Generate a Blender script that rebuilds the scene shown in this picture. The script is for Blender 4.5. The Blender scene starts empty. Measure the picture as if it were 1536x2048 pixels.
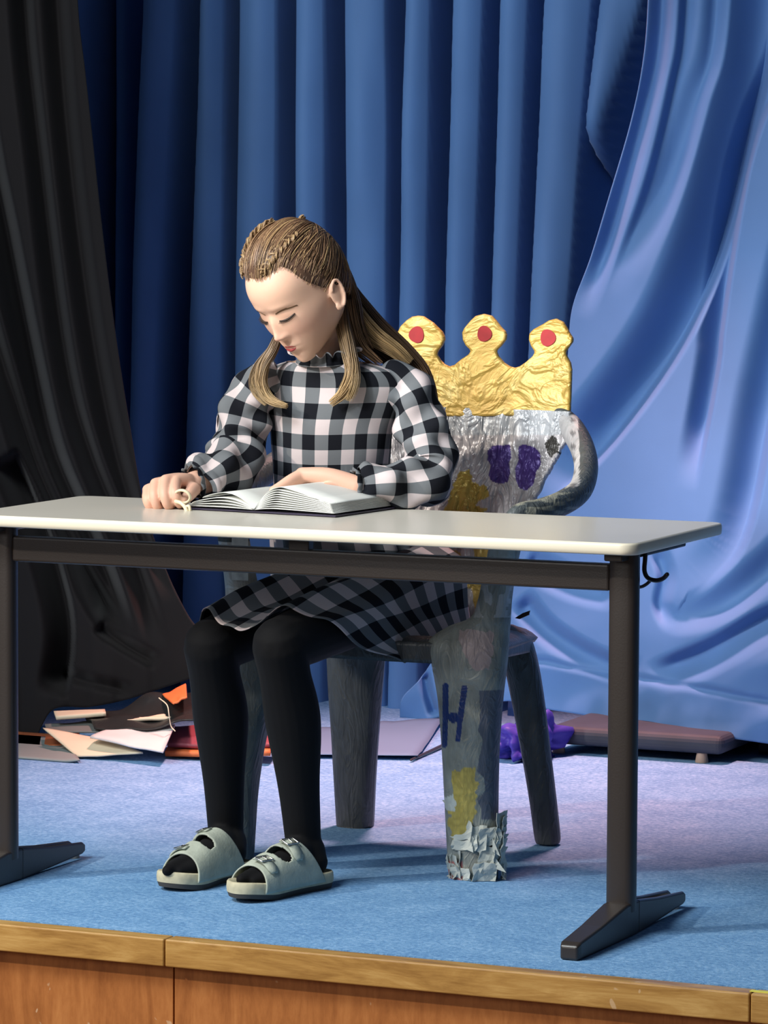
import bpy, bmesh, math, random
import numpy as np
from mathutils import Vector, Matrix
sc = bpy.context.scene
col = sc.collection
PI = math.pi

# ---------------------------------------------------------------- camera
F, HC, PITCH, ROLL, TH = 7864.25, 1.3596, .0842, .0052, .4161
CAM = np.array([2.44568, -6.60594, HC])
c_, s_ = math.cos(TH), math.sin(TH)
R0 = np.array([c_, s_, 0]); F0 = np.array([-s_, c_, 0]); Z0 = np.array([0, 0, 1.])
FW = F0*math.cos(PITCH) - Z0*math.sin(PITCH)
UP = F0*math.sin(PITCH) + Z0*math.cos(PITCH)
RC = math.cos(ROLL)*R0 + math.sin(ROLL)*UP
UC = -math.sin(ROLL)*R0 + math.cos(ROLL)*UP
cam_d = bpy.data.cameras.new('camera'); cam = bpy.data.objects.new('camera', cam_d); col.objects.link(cam)
cam_d.sensor_fit = 'VERTICAL'; cam_d.sensor_height = 36; cam_d.lens = F/2048*36
cam_d.clip_start = .1; cam_d.clip_end = 60
M = Matrix(((RC[0], UC[0], -FW[0], CAM[0]), (RC[1], UC[1], -FW[1], CAM[1]), (RC[2], UC[2], -FW[2], CAM[2]), (0, 0, 0, 1)))
cam.matrix_world = M
sc.camera = cam

# ---------------------------------------------------------------- light and exposure
sc.view_settings.view_transform = 'Standard'; sc.view_settings.look = 'None'
sc.view_settings.gamma = 1; sc.view_settings.use_curve_mapping = False
sc.view_settings.exposure = 0.0
w = bpy.data.worlds.new('hall_ambience'); sc.world = w; w.use_nodes = True
w.node_tree.nodes['Background'].inputs[0].default_value = (.62, .74, 1.0, 1)
w.node_tree.nodes['Background'].inputs[1].default_value = .075

def aim(o, tgt):
    d = Vector(tgt) - o.location
    o.rotation_euler = d.to_track_quat('-Z', 'Y').to_euler()
def area(name, loc, tgt, size, energy, color):
    l = bpy.data.lights.new(name, 'AREA'); l.shape = 'RECTANGLE'; l.size, l.size_y = size; l.energy = energy; l.color = color
    o = bpy.data.objects.new(name, l); col.objects.link(o); o.location = loc; aim(o, tgt); return o
def spot(name, loc, tgt, ang, blend, energy, color, rad):
    l = bpy.data.lights.new(name, 'SPOT'); l.spot_size = math.radians(ang); l.spot_blend = blend; l.energy = energy; l.color = color
    l.shadow_soft_size = rad
    o = bpy.data.objects.new(name, l); col.objects.link(o); o.location = loc; aim(o, tgt); return o
area('hall_ceiling_light', (-1.9, -2.7, 3.6), (-.3, -.1, 0), (2.4, 1.0), 185, (.90, .97, 1.0))
area('hall_front_fill', (-2.4, -6.4, 2.4), (-.5, 0, .8), (2.0, 1.6), 72, (1.0, .95, .90))  # soft frontal fill, added on the hall side
spot('stage_spot_left', (-5.0, -4.6, 4.0), (-.2, 1.1, .2), 31, .8, 1150, (1.0, .90, .78), .12)
spot('stage_spot_overhead', (-1.0, 2.05, 3.7), (-1.0, 1.60, 0), 41, 1.0, 1500, (1.0, .45, .40), .20)
spot('stage_spot_right', (-2.2, -4.4, 3.2), (.40, 2.3, .5), 18, .9, 1000, (.94, .97, 1.0), .20)

# ---------------------------------------------------------------- helpers
def ray(px, py):
    x = px-768.; y = py-1024.
    return FW*1.0 + RC*(x/F) - UC*(y/F)
def at(px, py, b):
    r = ray(px, py); t = (b-CAM[1])/r[1]; return CAM + t*r
def onz(px, py, z):
    r = ray(px, py); t = (z-CAM[2])/r[2]; return CAM + t*r
def atv(PX, PY, B):
    x = (PX-768.)/F; y = (PY-1024.)/F
    r = FW + x[..., None]*RC - y[..., None]*UC
    t = (B-CAM[1])/r[..., 1]
    return CAM + t[..., None]*r

def tag(o, label=None, cat=None, group=None, kind=None):
    if label: o['label'] = label
    if cat: o['category'] = cat
    if group: o['group'] = group
    if kind: o['kind'] = kind
    return o
def root(name, loc, label, cat, group=None):
    o = bpy.data.objects.new(name, None); col.objects.link(o); o.location = [float(v) for v in loc]; o.empty_display_size = .05
    return tag(o, label, cat, group)
def off(o):
    v = Vector((0, 0, 0))
    while o is not None:
        v += o.location; o = o.parent
    return v
def obj(name, V, Fc, mat, parent=None, smooth=True, uv=None, colr=None, base=None):
    V = np.asarray(V, float).reshape(-1, 3)
    p = off(parent) if parent else Vector((0, 0, 0))
    o_loc = Vector((0, 0, 0))
    if parent is None:
        b = base if base is not None else [(V[:, 0].min()+V[:, 0].max())/2, (V[:, 1].min()+V[:, 1].max())/2, V[:, 2].min()]
        o_loc = Vector([float(q) for q in b])
    W = V - np.array(p) - np.array(o_loc)
    me = bpy.data.meshes.new(name)
    me.from_pydata(W.tolist(), [], [list(map(int, f)) for f in Fc]); me.update()
    if uv is not None:
        ul = me.uv_layers.new(name='UVMap')
        idx = np.zeros(len(me.loops), int); me.loops.foreach_get('vertex_index', idx)
        ul.data.foreach_set('uv', np.asarray(uv, float)[idx].ravel())
    if colr is not None:
        a = me.color_attributes.new('Col', 'FLOAT_COLOR', 'POINT')
        cc = np.ones((len(V), 4)); cc[:, :3] = colr
        a.data.foreach_set('color', cc.ravel())
    if smooth:
        me.polygons.foreach_set('use_smooth', [True]*len(me.polygons))
    o = bpy.data.objects.new(name, me); col.objects.link(o)
    o.location = o_loc
    if parent: o.parent = parent
    if mat: me.materials.append(mat)
    return o
def solid(o, t, off_=0):
    m = o.modifiers.new('solid', 'SOLIDIFY'); m.thickness = t; m.offset = off_; return o
def bev(o, wd, seg=2, ang=35):
    m = o.modifiers.new('bevel', 'BEVEL'); m.width = wd; m.segments = seg; m.limit_method = 'ANGLE'; m.angle_limit = math.radians(ang); return o
def gridf(nu, nv, closeu=False, closev=False):
    f = []
    for i in range(nu if closeu else nu-1):
        for j in range(nv if closev else nv-1):
            f.append((i*nv+j, ((i+1) % nu)*nv+j, ((i+1) % nu)*nv+(j+1) % nv, i*nv+(j+1) % nv))
    return f
class MB:
    def __init__(s): s.V = []; s.F = []; s.n = 0; s.C = []; s.U = []
    def add(s, V, Fc, c=None, uv=None):
        V = np.asarray(V, float).reshape(-1, 3)
        s.V.append(V); s.F += [tuple(int(i)+s.n for i in f) for f in Fc]; s.n += len(V)
        if c is not None:
            c = np.asarray(c, float); s.C.append(np.tile(c, (len(V), 1)) if c.ndim == 1 else c)
        if uv is not None: s.U.append(np.asarray(uv, float))
        return s
    def get(s): return np.concatenate(s.V), s.F
    def build(s, name, mat, parent=None, smooth=True, base=None):
        V, Fc = s.get()
        return obj(name, V, Fc, mat, parent, smooth, uv=np.concatenate(s.U) if s.U else None, colr=np.concatenate(s.C) if s.C else None, base=base)
def box(c, s, rz=0, taper=None):
    x, y, z = [q/2 for q in s]; V = np.array([(i*x, j*y, k*z) for i in (-1, 1) for j in (-1, 1) for k in (-1, 1)], float)
    cr, sr = math.cos(rz), math.sin(rz)
    V = np.stack([V[:, 0]*cr-V[:, 1]*sr, V[:, 0]*sr+V[:, 1]*cr, V[:, 2]], 1) + np.array(c)
    return V, [(0, 1, 3, 2), (4, 6, 7, 5), (0, 4, 5, 1), (2, 3, 7, 6), (0, 2, 6, 4), (1, 5, 7, 3)]
def catmull(P, n):
    P = np.asarray(P, float); m = len(P)
    if m == 2:
        t = np.linspace(0, 1, n)[:, None]; return P[0]*(1-t)+P[1]*t
    Q = np.vstack([2*P[0]-P[1], P, 2*P[-1]-P[-2]])
    out = []
    for t in np.linspace(0, m-1-1e-9, n):
        i = int(t); u = t-i; a, b, c, d = Q[i:i+4]
        out.append(.5*((2*b)+(-a+c)*u+(2*a-5*b+4*c-d)*u*u+(-a+3*b-3*c+d)*u**3))
    return np.array(out)
def frames(P, up=(0, 0, 1)):
    T = np.gradient(P, axis=0); T /= np.linalg.norm(T, axis=1)[:, None]+1e-12
    N = []; n = np.cross(np.array(up, float), T[0])
    if np.linalg.norm(n) < 1e-3: n = np.cross(np.array([1., 0, 0]), T[0])
    n /= np.linalg.norm(n)
    for t in T:
        n = n - t*np.dot(n, t); n /= np.linalg.norm(n)+1e-12; N.append(n.copy())
    N = np.array(N); return T, N, np.cross(T, N)
def tube(P, r, seg=12, r2=None, caps=True, up=(0, 0, 1), phase=0):
    """tube along P; r radius (array) along N, r2 along B; rounded caps"""
    P = np.asarray(P, float); n = len(P); r = np.broadcast_to(np.asarray(r, float), (n,)).copy()
    r2 = r.copy() if r2 is None else np.broadcast_to(np.asarray(r2, float), (n,)).copy()
    if caps:
        T, N, B = frames(P, up)
        def capo(p, t, a, b, sgn):
            return [(p+sgn*t*min(a, b)*math.sin(q), a*math.cos(q), b*math.cos(q)) for q in (PI*.17, PI*.33, PI*.47)]
        A = capo(P[0], T[0], r[0], r2[0], -1)[::-1]; Z = capo(P[-1], T[-1], r[-1], r2[-1], 1)
        P = np.vstack([[a[0] for a in A], P, [a[0] for a in Z]])
        r = np.concatenate([[a[1] for a in A], r, [a[1] for a in Z]]); r2 = np.concatenate([[a[2] for a in A], r2, [a[2] for a in Z]])
        N = np.vstack([[N[0]]*3, N, [N[-1]]*3]); B = np.vstack([[B[0]]*3, B, [B[-1]]*3]); n += 6
    else:
        T, N, B = frames(P, up)
    th = np.arange(seg)/seg*2*PI+phase
    V = P[:, None, :] + r[:, None, None]*np.cos(th)[None, :, None]*N[:, None, :] + r2[:, None, None]*np.sin(th)[None, :, None]*B[:, None, :]
    f = []
    for i in range(n-1):
        for j in range(seg):
            f.append((i*seg+j, i*seg+(j+1) % seg, (i+1)*seg+(j+1) % seg, (i+1)*seg+j))
    if caps:
        f.append(tuple(range(seg))[::-1]); f.append(tuple((n-1)*seg+j for j in range(seg)))
    return V.reshape(-1, 3), f
def blob(c, r, Rm=None, n=16):
    V = []; f = []
    th = np.linspace(0, PI, n+1)[1:-1]; ph = np.arange(2*n)/(2*n)*2*PI
    V = [(0, 0, 1)]+[(math.sin(a)*math.cos(b), math.sin(a)*math.sin(b), math.cos(a)) for a in th for b in ph]+[(0, 0, -1)]
    m = 2*n
    for j in range(m): f.append((0, 1+j, 1+(j+1) % m))
    for i in range(n-2):
        for j in range(m): f.append((1+i*m+j, 1+(i+1)*m+j, 1+(i+1)*m+(j+1) % m, 1+i*m+(j+1) % m))
    L = len(V)-1
    for j in range(m): f.append((L, L-m+(j+1) % m, L-m+j))
    V = np.array(V)*np.array(r)
    if Rm is not None: V = V@np.asarray(Rm).T
    return V+np.array(c), f
def prism(P2, t, frame, bulge=0):
    """extrude 2D outline (list of 3D points already on plane) by vector t both ways"""
    P = np.asarray(P2, float); n = len(P); t = np.asarray(t, float)
    V = np.vstack([P-t/2, P+t/2])
    return V, [tuple(range(n))[::-1], tuple(range(n, 2*n))]+[(i, (i+1) % n, n+(i+1) % n, n+i) for i in range(n)]
def voxel(mb, size, smooth=4):
    V, Fc = mb.get()
    me = bpy.data.meshes.new('tmp'); me.from_pydata(V.tolist(), [], [list(map(int, f)) for f in Fc]); me.update()
    o = bpy.data.objects.new('tmp', me); col.objects.link(o)
    m = o.modifiers.new('r', 'REMESH'); m.mode = 'VOXEL'; m.voxel_size = size; m.adaptivity = 0
    if smooth:
        k = o.modifiers.new('s', 'SMOOTH'); k.factor = .5; k.iterations = smooth
    dg = bpy.context.evaluated_depsgraph_get(); e = o.evaluated_get(dg).to_mesh()
    nv = len(e.vertices); W = np.zeros(nv*3); e.vertices.foreach_get('co', W); W = W.reshape(-1, 3)
    FF = [tuple(p.vertices) for p in e.polygons]
    o.evaluated_get(dg).to_mesh_clear(); bpy.data.objects.remove(o); bpy.data.meshes.remove(me)
    return W, FF
def sm(t): t = np.clip(t, 0, 1); return t*t*(3-2*t)
_rs = np.random.RandomState(7)
_tab = _rs.rand(64, 64)
def noise2(x, y):
    x = np.asarray(x, float); y = np.asarray(y, float)
    xi = np.floor(x).astype(int); yi = np.floor(y).astype(int); u = sm(x-xi); v = sm(y-yi)
    g = lambda i, j: _tab[i % 64, j % 64]
    return (g(xi, yi)*(1-u)+g(xi+1, yi)*u)*(1-v)+(g(xi, yi+1)*(1-u)+g(xi+1, yi+1)*u)*v-.5

# ---------------------------------------------------------------- materials
class NT:
    def __init__(s, name):
        s.m = bpy.data.materials.new(name); s.m.use_nodes = True; s.t = s.m.node_tree; s.b = s.t.nodes['Principled BSDF']
    def n(s, ty, **k):
        nd = s.t.nodes.new(ty)
        for a, v in k.items():
            if a.startswith('i_'): nd.inputs[a[2:].replace('_', ' ')].default_value = v
            else: setattr(nd, a, v)
        return nd
    def l(s, a, b): s.t.links.new(a, b)
    def math(s, op, a, b=None, c=None):
        nd = s.n('ShaderNodeMath', operation=op)
        for i, v in enumerate((a, b, c)):
            if v is None: continue
            if isinstance(v, (int, float)): nd.inputs[i].default_value = v
            else: s.l(v, nd.inputs[i])
        return nd.outputs[0]
    def ramp(s, f, stops, interp='LINEAR'):
        r = s.n('ShaderNodeValToRGB'); r.color_ramp.interpolation = interp
        e = r.color_ramp.elements
        while len(e) < len(stops): e.new(.5)
        for k, (p, c) in zip(e, stops): k.position = p; k.color = (*c, 1)
        s.l(f, r.inputs[0]); return r.outputs[0]
    def coord(s, kind='Object', scale=(1, 1, 1), rot=(0, 0, 0)):
        t = s.n('ShaderNodeTexCoord'); mp = s.n('ShaderNodeMapping'); mp.inputs['Scale'].default_value = scale; mp.inputs['Rotation'].default_value = rot
        s.l(t.outputs[kind], mp.inputs[0]); return mp.outputs[0]
    def noise(s, v, scale, detail=3, rough=.5, dist=0):
        nd = s.n('ShaderNodeTexNoise'); s.l(v, nd.inputs['Vector']); nd.inputs['Scale'].default_value = scale; nd.inputs['Detail'].default_value = detail
        nd.inputs['Roughness'].default_value = rough; nd.inputs['Distortion'].default_value = dist; return nd.outputs['Fac']
    def bump(s, h, st, dist=.01):
        b = s.n('ShaderNodeBump'); b.inputs['Strength'].default_value = st; b.inputs['Distance'].default_value = dist
        s.l(h, b.inputs['Height']); s.l(b.outputs[0], s.b.inputs['Normal']); return b
    def setp(s, **k):
        for a, v in k.items(): s.b.inputs[a.replace('_', ' ')].default_value = v
        return s
def plain(name, c, rough=.5, metal=0, bump=0, bscale=200, var=0, vscale=20, spec=.5, sheen=0):
    t = NT(name); t.setp(Roughness=rough, Metallic=metal); t.b.inputs['Base Color'].default_value = (*c, 1)
    t.b.inputs['Specular IOR Level'].default_value = spec
    if sheen: t.b.inputs['Sheen Weight'].default_value = sheen
    v = t.coord()
    if var:
        c1 = tuple(min(1, q*(1+var)) for q in c); c0 = tuple(q*(1-var) for q in c)
        t.l(t.ramp(t.noise(v, vscale, 4), [(.3, c0), (.7, c1)]), t.b.inputs['Base Color'])
    if bump: t.bump(t.noise(v, bscale, 3), bump, .004)
    return t.m
def m_carpet():
    t = NT('blue_carpet'); v = t.coord()
    n1 = t.noise(v, 110, 3, .8); n2 = t.noise(v, 9, 3, .6)
    n3 = t.noise(t.coord(scale=(1, 3, 1)), 60, 3, .6)
    f = t.math('ADD', t.math('MULTIPLY', n1, .5), t.math('ADD', t.math('MULTIPLY', n2, .2), t.math('MULTIPLY', n3, .3)))
    t.l(t.ramp(f, [(.34, (.085, .20, .42)), (.5, (.17, .345, .59)), (.66, (.33, .53, .78))]), t.b.inputs['Base Color'])
    t.setp(Roughness=.95); t.b.inputs['Specular IOR Level'].default_value = .1; t.bump(n1, .5, .004); return t.m
def m_wood(name, c0, c1, c2, sc_=(1, 8, 8), rough=.35, scuff=0):
    t = NT(name); v = t.coord(scale=sc_)
    n1 = t.noise(v, 3.5, 6, .65, 1.2); n2 = t.noise(t.coord(scale=(sc_[0]*3, sc_[1]*6, sc_[2]*6)), 6, 4, .7)
    f = t.math('ADD', t.math('MULTIPLY', n1, .75), t.math('MULTIPLY', n2, .25))
    c = t.ramp(f, [(.35, c0), (.5, c1), (.66, c2)])
    if scuff:
        k = t.noise(t.coord(scale=(1, 1, .7)), 34, 2, .5, .6); k2 = t.noise(t.coord(), 5, 2)
        m = t.ramp(t.math('MULTIPLY', k, t.math('ADD', k2, .5)), [(.775, (0, 0, 0)), (.81, (1, 1, 1))])
        mx = t.n('ShaderNodeMix', data_type='RGBA'); t.l(t.math('MULTIPLY', m, scuff), mx.inputs[0]); t.l(c, mx.inputs[6]); mx.inputs[7].default_value = (.72, .52, .33, 1); c = mx.outputs[2]
    t.l(c, t.b.inputs['Base Color'])
    t.setp(Roughness=rough); t.bump(n2, .12, .002); return t.m
def m_cloth(name, c, rough=.7, sheen=.3, var=.08):
    t = NT(name); v = t.coord()
    n = t.noise(v, 3, 3)
    t.l(t.ramp(n, [(.3, tuple(q*(1-var) for q in c)), (.7, tuple(q*(1+var) for q in c))]), t.b.inputs['Base Color'])
    t.setp(Roughness=rough); t.b.inputs['Sheen Weight'].default_value = sheen; t.b.inputs['Sheen Roughness'].default_value = .4
    t.b.inputs['Specular IOR Level'].default_value = .3
    t.bump(t.noise(v, 900, 2), .15, .001); return t.m
def m_foil(name, stops, metal=.55, rough=.3, st=.8, scale=(1, 1, 1), sc2=22, usecol=False):
    t = NT(name); v = t.coord(scale=scale)
    n = t.noise(v, sc2, 5, .62, 1.6)
    rd = t.math('ABSOLUTE', t.math('SUBTRACT', t.noise(v, sc2*.8, 3, .5, 2.2), .5))
    h = t.math('ADD', t.math('MULTIPLY', n, .8), t.math('MULTIPLY', t.math('MINIMUM', rd, .09), -5.0))
    if usecol:
        a = t.n('ShaderNodeVertexColor', layer_name='Col')
        mx = t.n('ShaderNodeMix', data_type='RGBA', blend_type='MULTIPLY'); mx.inputs[0].default_value = .55
        t.l(a.outputs[0], mx.inputs[6]); t.l(t.ramp(n, [(.3, (.55, .55, .55)), (.62, (1.15, 1.13, 1.12))]), mx.inputs[7]); t.l(mx.outputs[2], t.b.inputs['Base Color'])
    else:
        t.l(t.ramp(n, stops), t.b.inputs['Base Color'])
    t.setp(Metallic=metal, Roughness=rough); t.bump(h, st, .012); return t.m
def m_gingham(P=.0285):
    t = NT('black_white_gingham'); tc = t.n('ShaderNodeTexCoord'); sp = t.n('ShaderNodeSeparateXYZ'); t.l(tc.outputs['UV'], sp.inputs[0])
    def stripe(o):
        f = t.math('FRACT', t.math('DIVIDE', o, 2*P)); return t.math('SMOOTHSTEP' if False else 'GREATER_THAN', f, .5)
    a, b = stripe(sp.outputs[0]), stripe(t.math('MULTIPLY', sp.outputs[1], .90))
    f = t.math('MULTIPLY', t.math('ADD', a, b), .5)
    c = t.ramp(f, [(0, (.62, .535, .53)), (.25, (.155, .165, .175)), (.75, (.008, .009, .013))], 'CONSTANT')
    wv = t.noise(tc.outputs['UV'], 1400, 2)
    mx = t.n('ShaderNodeMix', data_type='RGBA', blend_type='MULTIPLY'); mx.inputs[0].default_value = .35
    t.l(c, mx.inputs[6]); t.l(t.ramp(wv, [(.3, (.6, .6, .6)), (.7, (1.2, 1.2, 1.2))]), mx.inputs[7]); t.l(mx.outputs[2], t.b.inputs['Base Color'])
    t.setp(Roughness=.9); t.b.inputs['Specular IOR Level'].default_value = .15; t.bump(wv, .25, .001); return t.m
def m_col(name, rough=.5, sss=0, spec=.4, bump=0, bs=600, sheen=0):
    t = NT(name); a = t.n('ShaderNodeVertexColor', layer_name='Col'); t.l(a.outputs[0], t.b.inputs['Base Color'])
    t.setp(Roughness=rough); t.b.inputs['Specular IOR Level'].default_value = spec
    if sss:
        t.b.inputs['Subsurface Weight'].default_value = sss; t.b.inputs['Subsurface Radius'].default_value = (1, .35, .2); t.b.inputs['Subsurface Scale'].default_value = .006
    if bump: t.bump(t.noise(t.coord(), bs, 2), bump, .001)
    return t.m
MAT = dict(
    carpet=m_carpet(),
    edge=m_wood('honey_wood', (.30, .145, .035), (.46, .25, .07), (.62, .38, .13), (1, 7, 7), .35, .5),
    panel=m_wood('orange_plywood', (.30, .098, .024), (.42, .150, .040), (.53, .21, .062), (5, 5, .8), .4, .55),
    blue=m_cloth('blue_curtain_cloth', (.102, .226, .49), .7, .10),
    black=m_cloth('black_curtain_cloth', (.0088, .0072, .0078), .85, .08),
    dark=plain('dark_wall', (.012, .012, .015), .9),
    hall=m_wood('hall_parquet', (.20, .11, .05), (.28, .16, .07), (.34, .2, .1)),
    top=plain('cream_laminate', (.66, .62, .54), .28, var=.03, vscale=3),
    band=plain('cream_edge_band', (.86, .79, .63), .35),
    steel=plain('black_brown_steel', (.030, .023, .020), .38, 0, .05, 300, spec=.6),
    hook=plain('black_hook', (.01, .008, .012), .3),
    plastic=m_foil('dark_grey_plastic_wrap', [(.3, (.045, .05, .053)), (.7, (.085, .092, .094))], .25, .42, .25, (2.0, 2.0, .5), 14),
    gold=m_foil('gold_tape', [(.3, (.44, .26, .045)), (.5, (.58, .37, .075)), (.72, (.70, .52, .17))], .2, .42, .35, (1, 1, 1.5), 9),
    foil=m_foil('silver_foil', None, .22, .34, .6, (1.6, 1.6, .6), 13, True),
    legfoil=m_foil('grey_taped_foil', None, .1, .46, .28, (1.6, 1.6, .55), 18, True),
    jewel=plain('red_paint', (.42, .018, .022), .7, var=.1, vscale=60),
    torn=plain('torn_white_paper', (.46, .49, .45), .8, bump=.5, bscale=60, var=.15, vscale=25),
    skin=m_col('skin', .5, .12, .35, .04, 500),
    lip=plain('lip', (.37, .05, .05), .6),
    lash=plain('dark_lash', (.035, .02, .014), .7),
    brow=plain('brow_hair', (.19, .105, .05), .8),
    hair=m_col('hair', .42, 0, .5),
    ging=m_gingham(),
    collar=plain('dark_ruffle', (.03, .03, .036), .8, var=.4, vscale=60),
    tights=plain('black_tights', (.0035, .0035, .0045), .8, bump=.1, bscale=900, sheen=.02, spec=.2),
    sole=plain('cork_footbed', (.55, .50, .34), .7, var=.12, vscale=80),
    outsole=plain('dark_outsole', (.06, .055, .05), .8),
    suede=plain('grey_green_suede', (.42, .46, .38), .8, bump=.2, bscale=150, var=.15, vscale=30),
    buckle=plain('silver_buckle', (.7, .68, .65), .25, 1),
    page=plain('page', (.70, .71, .67), .65),
    cover=plain('book_cover', (.03, .022, .05), .4, var=.5, vscale=12),
    cream=plain('cream_rubber', (.80, .70, .48), .4),
    yellow=plain('yellow_tape', (.75, .70, .10), .5),
)

# ---------------------------------------------------------------- the setting
SE = -.368   # stage front edge
obj('floor', *box((-.5, (SE+4.0)/2+.012, -.06), (7, 4.0-SE-.024, .12)), MAT['carpet'], smooth=False)
tag(bpy.data.objects['floor'], kind='structure', label='blue carpet of the stage')
hf = obj('floor_hall', *box((0, -5.4, -.93), (9, 10, .06)), MAT['hall'], smooth=False); tag(hf, kind='structure')
# nosing boards, split at pixel column 375
aj = float(onz(375, 1862, 0)[0]); ar = float(onz(1497, 1990, 0)[0])
k = 1
for a0, a1 in ((-3.4, aj-.0012), (aj+.0012, ar-.001), (ar+.001, 3.2)):
    o = obj('trim_%d' % k, *box(((a0+a1)/2, SE-.008, -.024), (a1-a0, .04, .050)), MAT['edge'], smooth=False); bev(o, .003, 3); tag(o, kind='structure'); k += 1
xs = [-3.4, aj+.004, ar+.01, 3.2]
for i in range(3):
    o = obj('wall_front', *box(((xs[i]+xs[i+1])/2, SE+.012, -.475), (xs[i+1]-xs[i]-.003, .02, .85)), MAT['panel'], smooth=False); bev(o, .001); tag(o, kind='structure')
o = obj('wall_front_backing', *box((-.1, SE+.04, -.5), (6.8, .02, .84)), MAT['dark'], smooth=False); tag(o, kind='structure')
o = obj('wall_back', *box((-.5, 3.6, 1.5), (7, .05, 4.2)), MAT['dark'], smooth=False); tag(o, kind='structure')
# yellow tape on edge corner
p = onz(1500, 1984, 0)
o = obj('tape_strip', *box((p[0]+.05, SE-.008, .0017), (.10, .012, .0012)), MAT['yellow'], smooth=False)
tag(o, 'short yellow tape strip on the wooden stage edge at the bottom right corner', 'tape')

# ---------------------------------------------------------------- curtains
def poly_sd(PX, PY, L):
    """signed distance (negative on the left), and the parameter along the polyline"""
    L = np.asarray(L, float); best = np.full(PX.shape, 1e9); sg = np.zeros(PX.shape); par = np.zeros(PX.shape)
    seg = np.linalg.norm(np.diff(L, axis=0), axis=1); tot = seg.sum(); acc = 0
    for i in range(len(L)-1):
        a = L[i]; d = L[i+1]-a; t = np.clip(((PX-a[0])*d[0]+(PY-a[1])*d[1])/(d@d), 0, 1)
        qx = PX-(a[0]+t*d[0]); qy = PY-(a[1]+t*d[1]); ds = np.hypot(qx, qy); cr = qx*d[1]-qy*d[0]
        m = ds < best; best = np.where(m, ds, best); sg = np.where(m, np.sign(cr), sg); par = np.where(m, (acc+t*seg[i])/tot, par); acc += seg[i]
    return best*np.where(sg == 0, 1, sg), par
def crease(PX, PY, pts, wl, wr, amp, n=30, f0=.12, f1=.25):
    L = catmull(pts, n); s, t = poly_sd(PX, PY, L)
    d = np.where(s < 0, sm(1+s/wl), sm(1-s/wr))
    fade = sm(t/f0 if f0 else np.ones_like(t))*sm((1-t)/f1 if f1 else np.ones_like(t))
    return amp*d*fade

# pleated blue backdrop
I = [((-60, 20), (-70, 10)), ((60, 130), (50, 110)), ((160, 187), (175, 205)), ((225, 243), (228, 243)), ((275, 342), (250, 300)), ((390, 436), (364, 440)), ((463, 541), (463, 540)), ((583, 643), (583, 640)),
     ((682, 765), (688, 765)), ((803, 855), (780, 838)), ((897, 960), (870, 928)), ((993, 1053), (962, 1012)), ((1082, 1178), (1034, 1103)), ((1192, 1285), (1086, 1004)),
     ((1400, 1480), (1320, 1390)), ((1530, 1600), (1450, 1500)), ((1650, 1720), (1560, 1620))]
nz, nx = 70, 1300
xs_top = np.linspace(-250, 1850, nx)
V = np.zeros((nz, nx, 3))
BA = 2.62
def prof(x, tb):
    """0 in front, positive = recessed, in metres"""
    d = np.full(x.shape, .45); 
    for (t0, t1), (b0, b1) in I:
        l = t0+(b0-t0)*tb; r = t1+(b1-t1)*tb; wd = max(r-l, .5)
        u = (x-l)/wd
        edge = 7/wd
        inside = sm((u+edge)/(2*edge))*sm((1-u+edge)/(2*edge))
        bump_ = .034*(2*np.clip(u, 0, 1)-.75)**2
        inside = inside*sm((wd-2)/45)
        d = d*(1-inside)+bump_*inside
    return d
for i in range(nz):
    v = i/(nz-1); py = -420+v*(1440+420)
    tb = py/900.
    d = prof(xs_top, tb)+.012*noise2(xs_top/40+3, np.full(nx, py/260.))+.03*noise2(xs_top/230, np.full(nx, py/700.))
    V[i] = atv(xs_top, np.full(nx, float(py)), np.full(nx, BA))
    V[i, :, 1] += d
o = obj('curtain', V.reshape(-1, 3), gridf(nz, nx), MAT['blue']); solid(o, .003)
tag(o, 'blue backdrop curtain hanging in straight vertical pleats behind the girl', 'curtain')

# right blue curtain, swept and draped
nu, nv = 620, 460
edgeL = catmull([(1302, -420), (1300, -200), (1296, 0), (1286, 120), (1262, 240), (1216, 400), (1182, 515), (1144, 625), (1130, 760), (1080, 920), (1010, 1090), (920, 1240), (850, 1340), (805, 1395), (800, 1436)], 200)
hem = catmull([(800, 1436), (850, 1441), (935, 1420), (1015, 1402), (1080, 1416), (1180, 1432), (1290, 1452), (1400, 1469), (1536, 1487), (1850, 1535), (2400, 1615)], 200)
vv = np.linspace(0, 1, nv); uu = np.linspace(0, 1, nu)
PX = np.zeros((nv, nu)); PY = np.zeros((nv, nu))
for i, v in enumerate(vv):
    yl = -420+v*(1436+420)
    xl = np.interp(yl, edgeL[:, 1], edgeL[:, 0])
    px = xl+(2400-xl)*uu
    hy = np.interp(px, hem[:, 0], hem[:, 1])
    PX[i] = px; PY[i] = -420+v*(hy+420)
D = np.zeros_like(PX)
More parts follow.
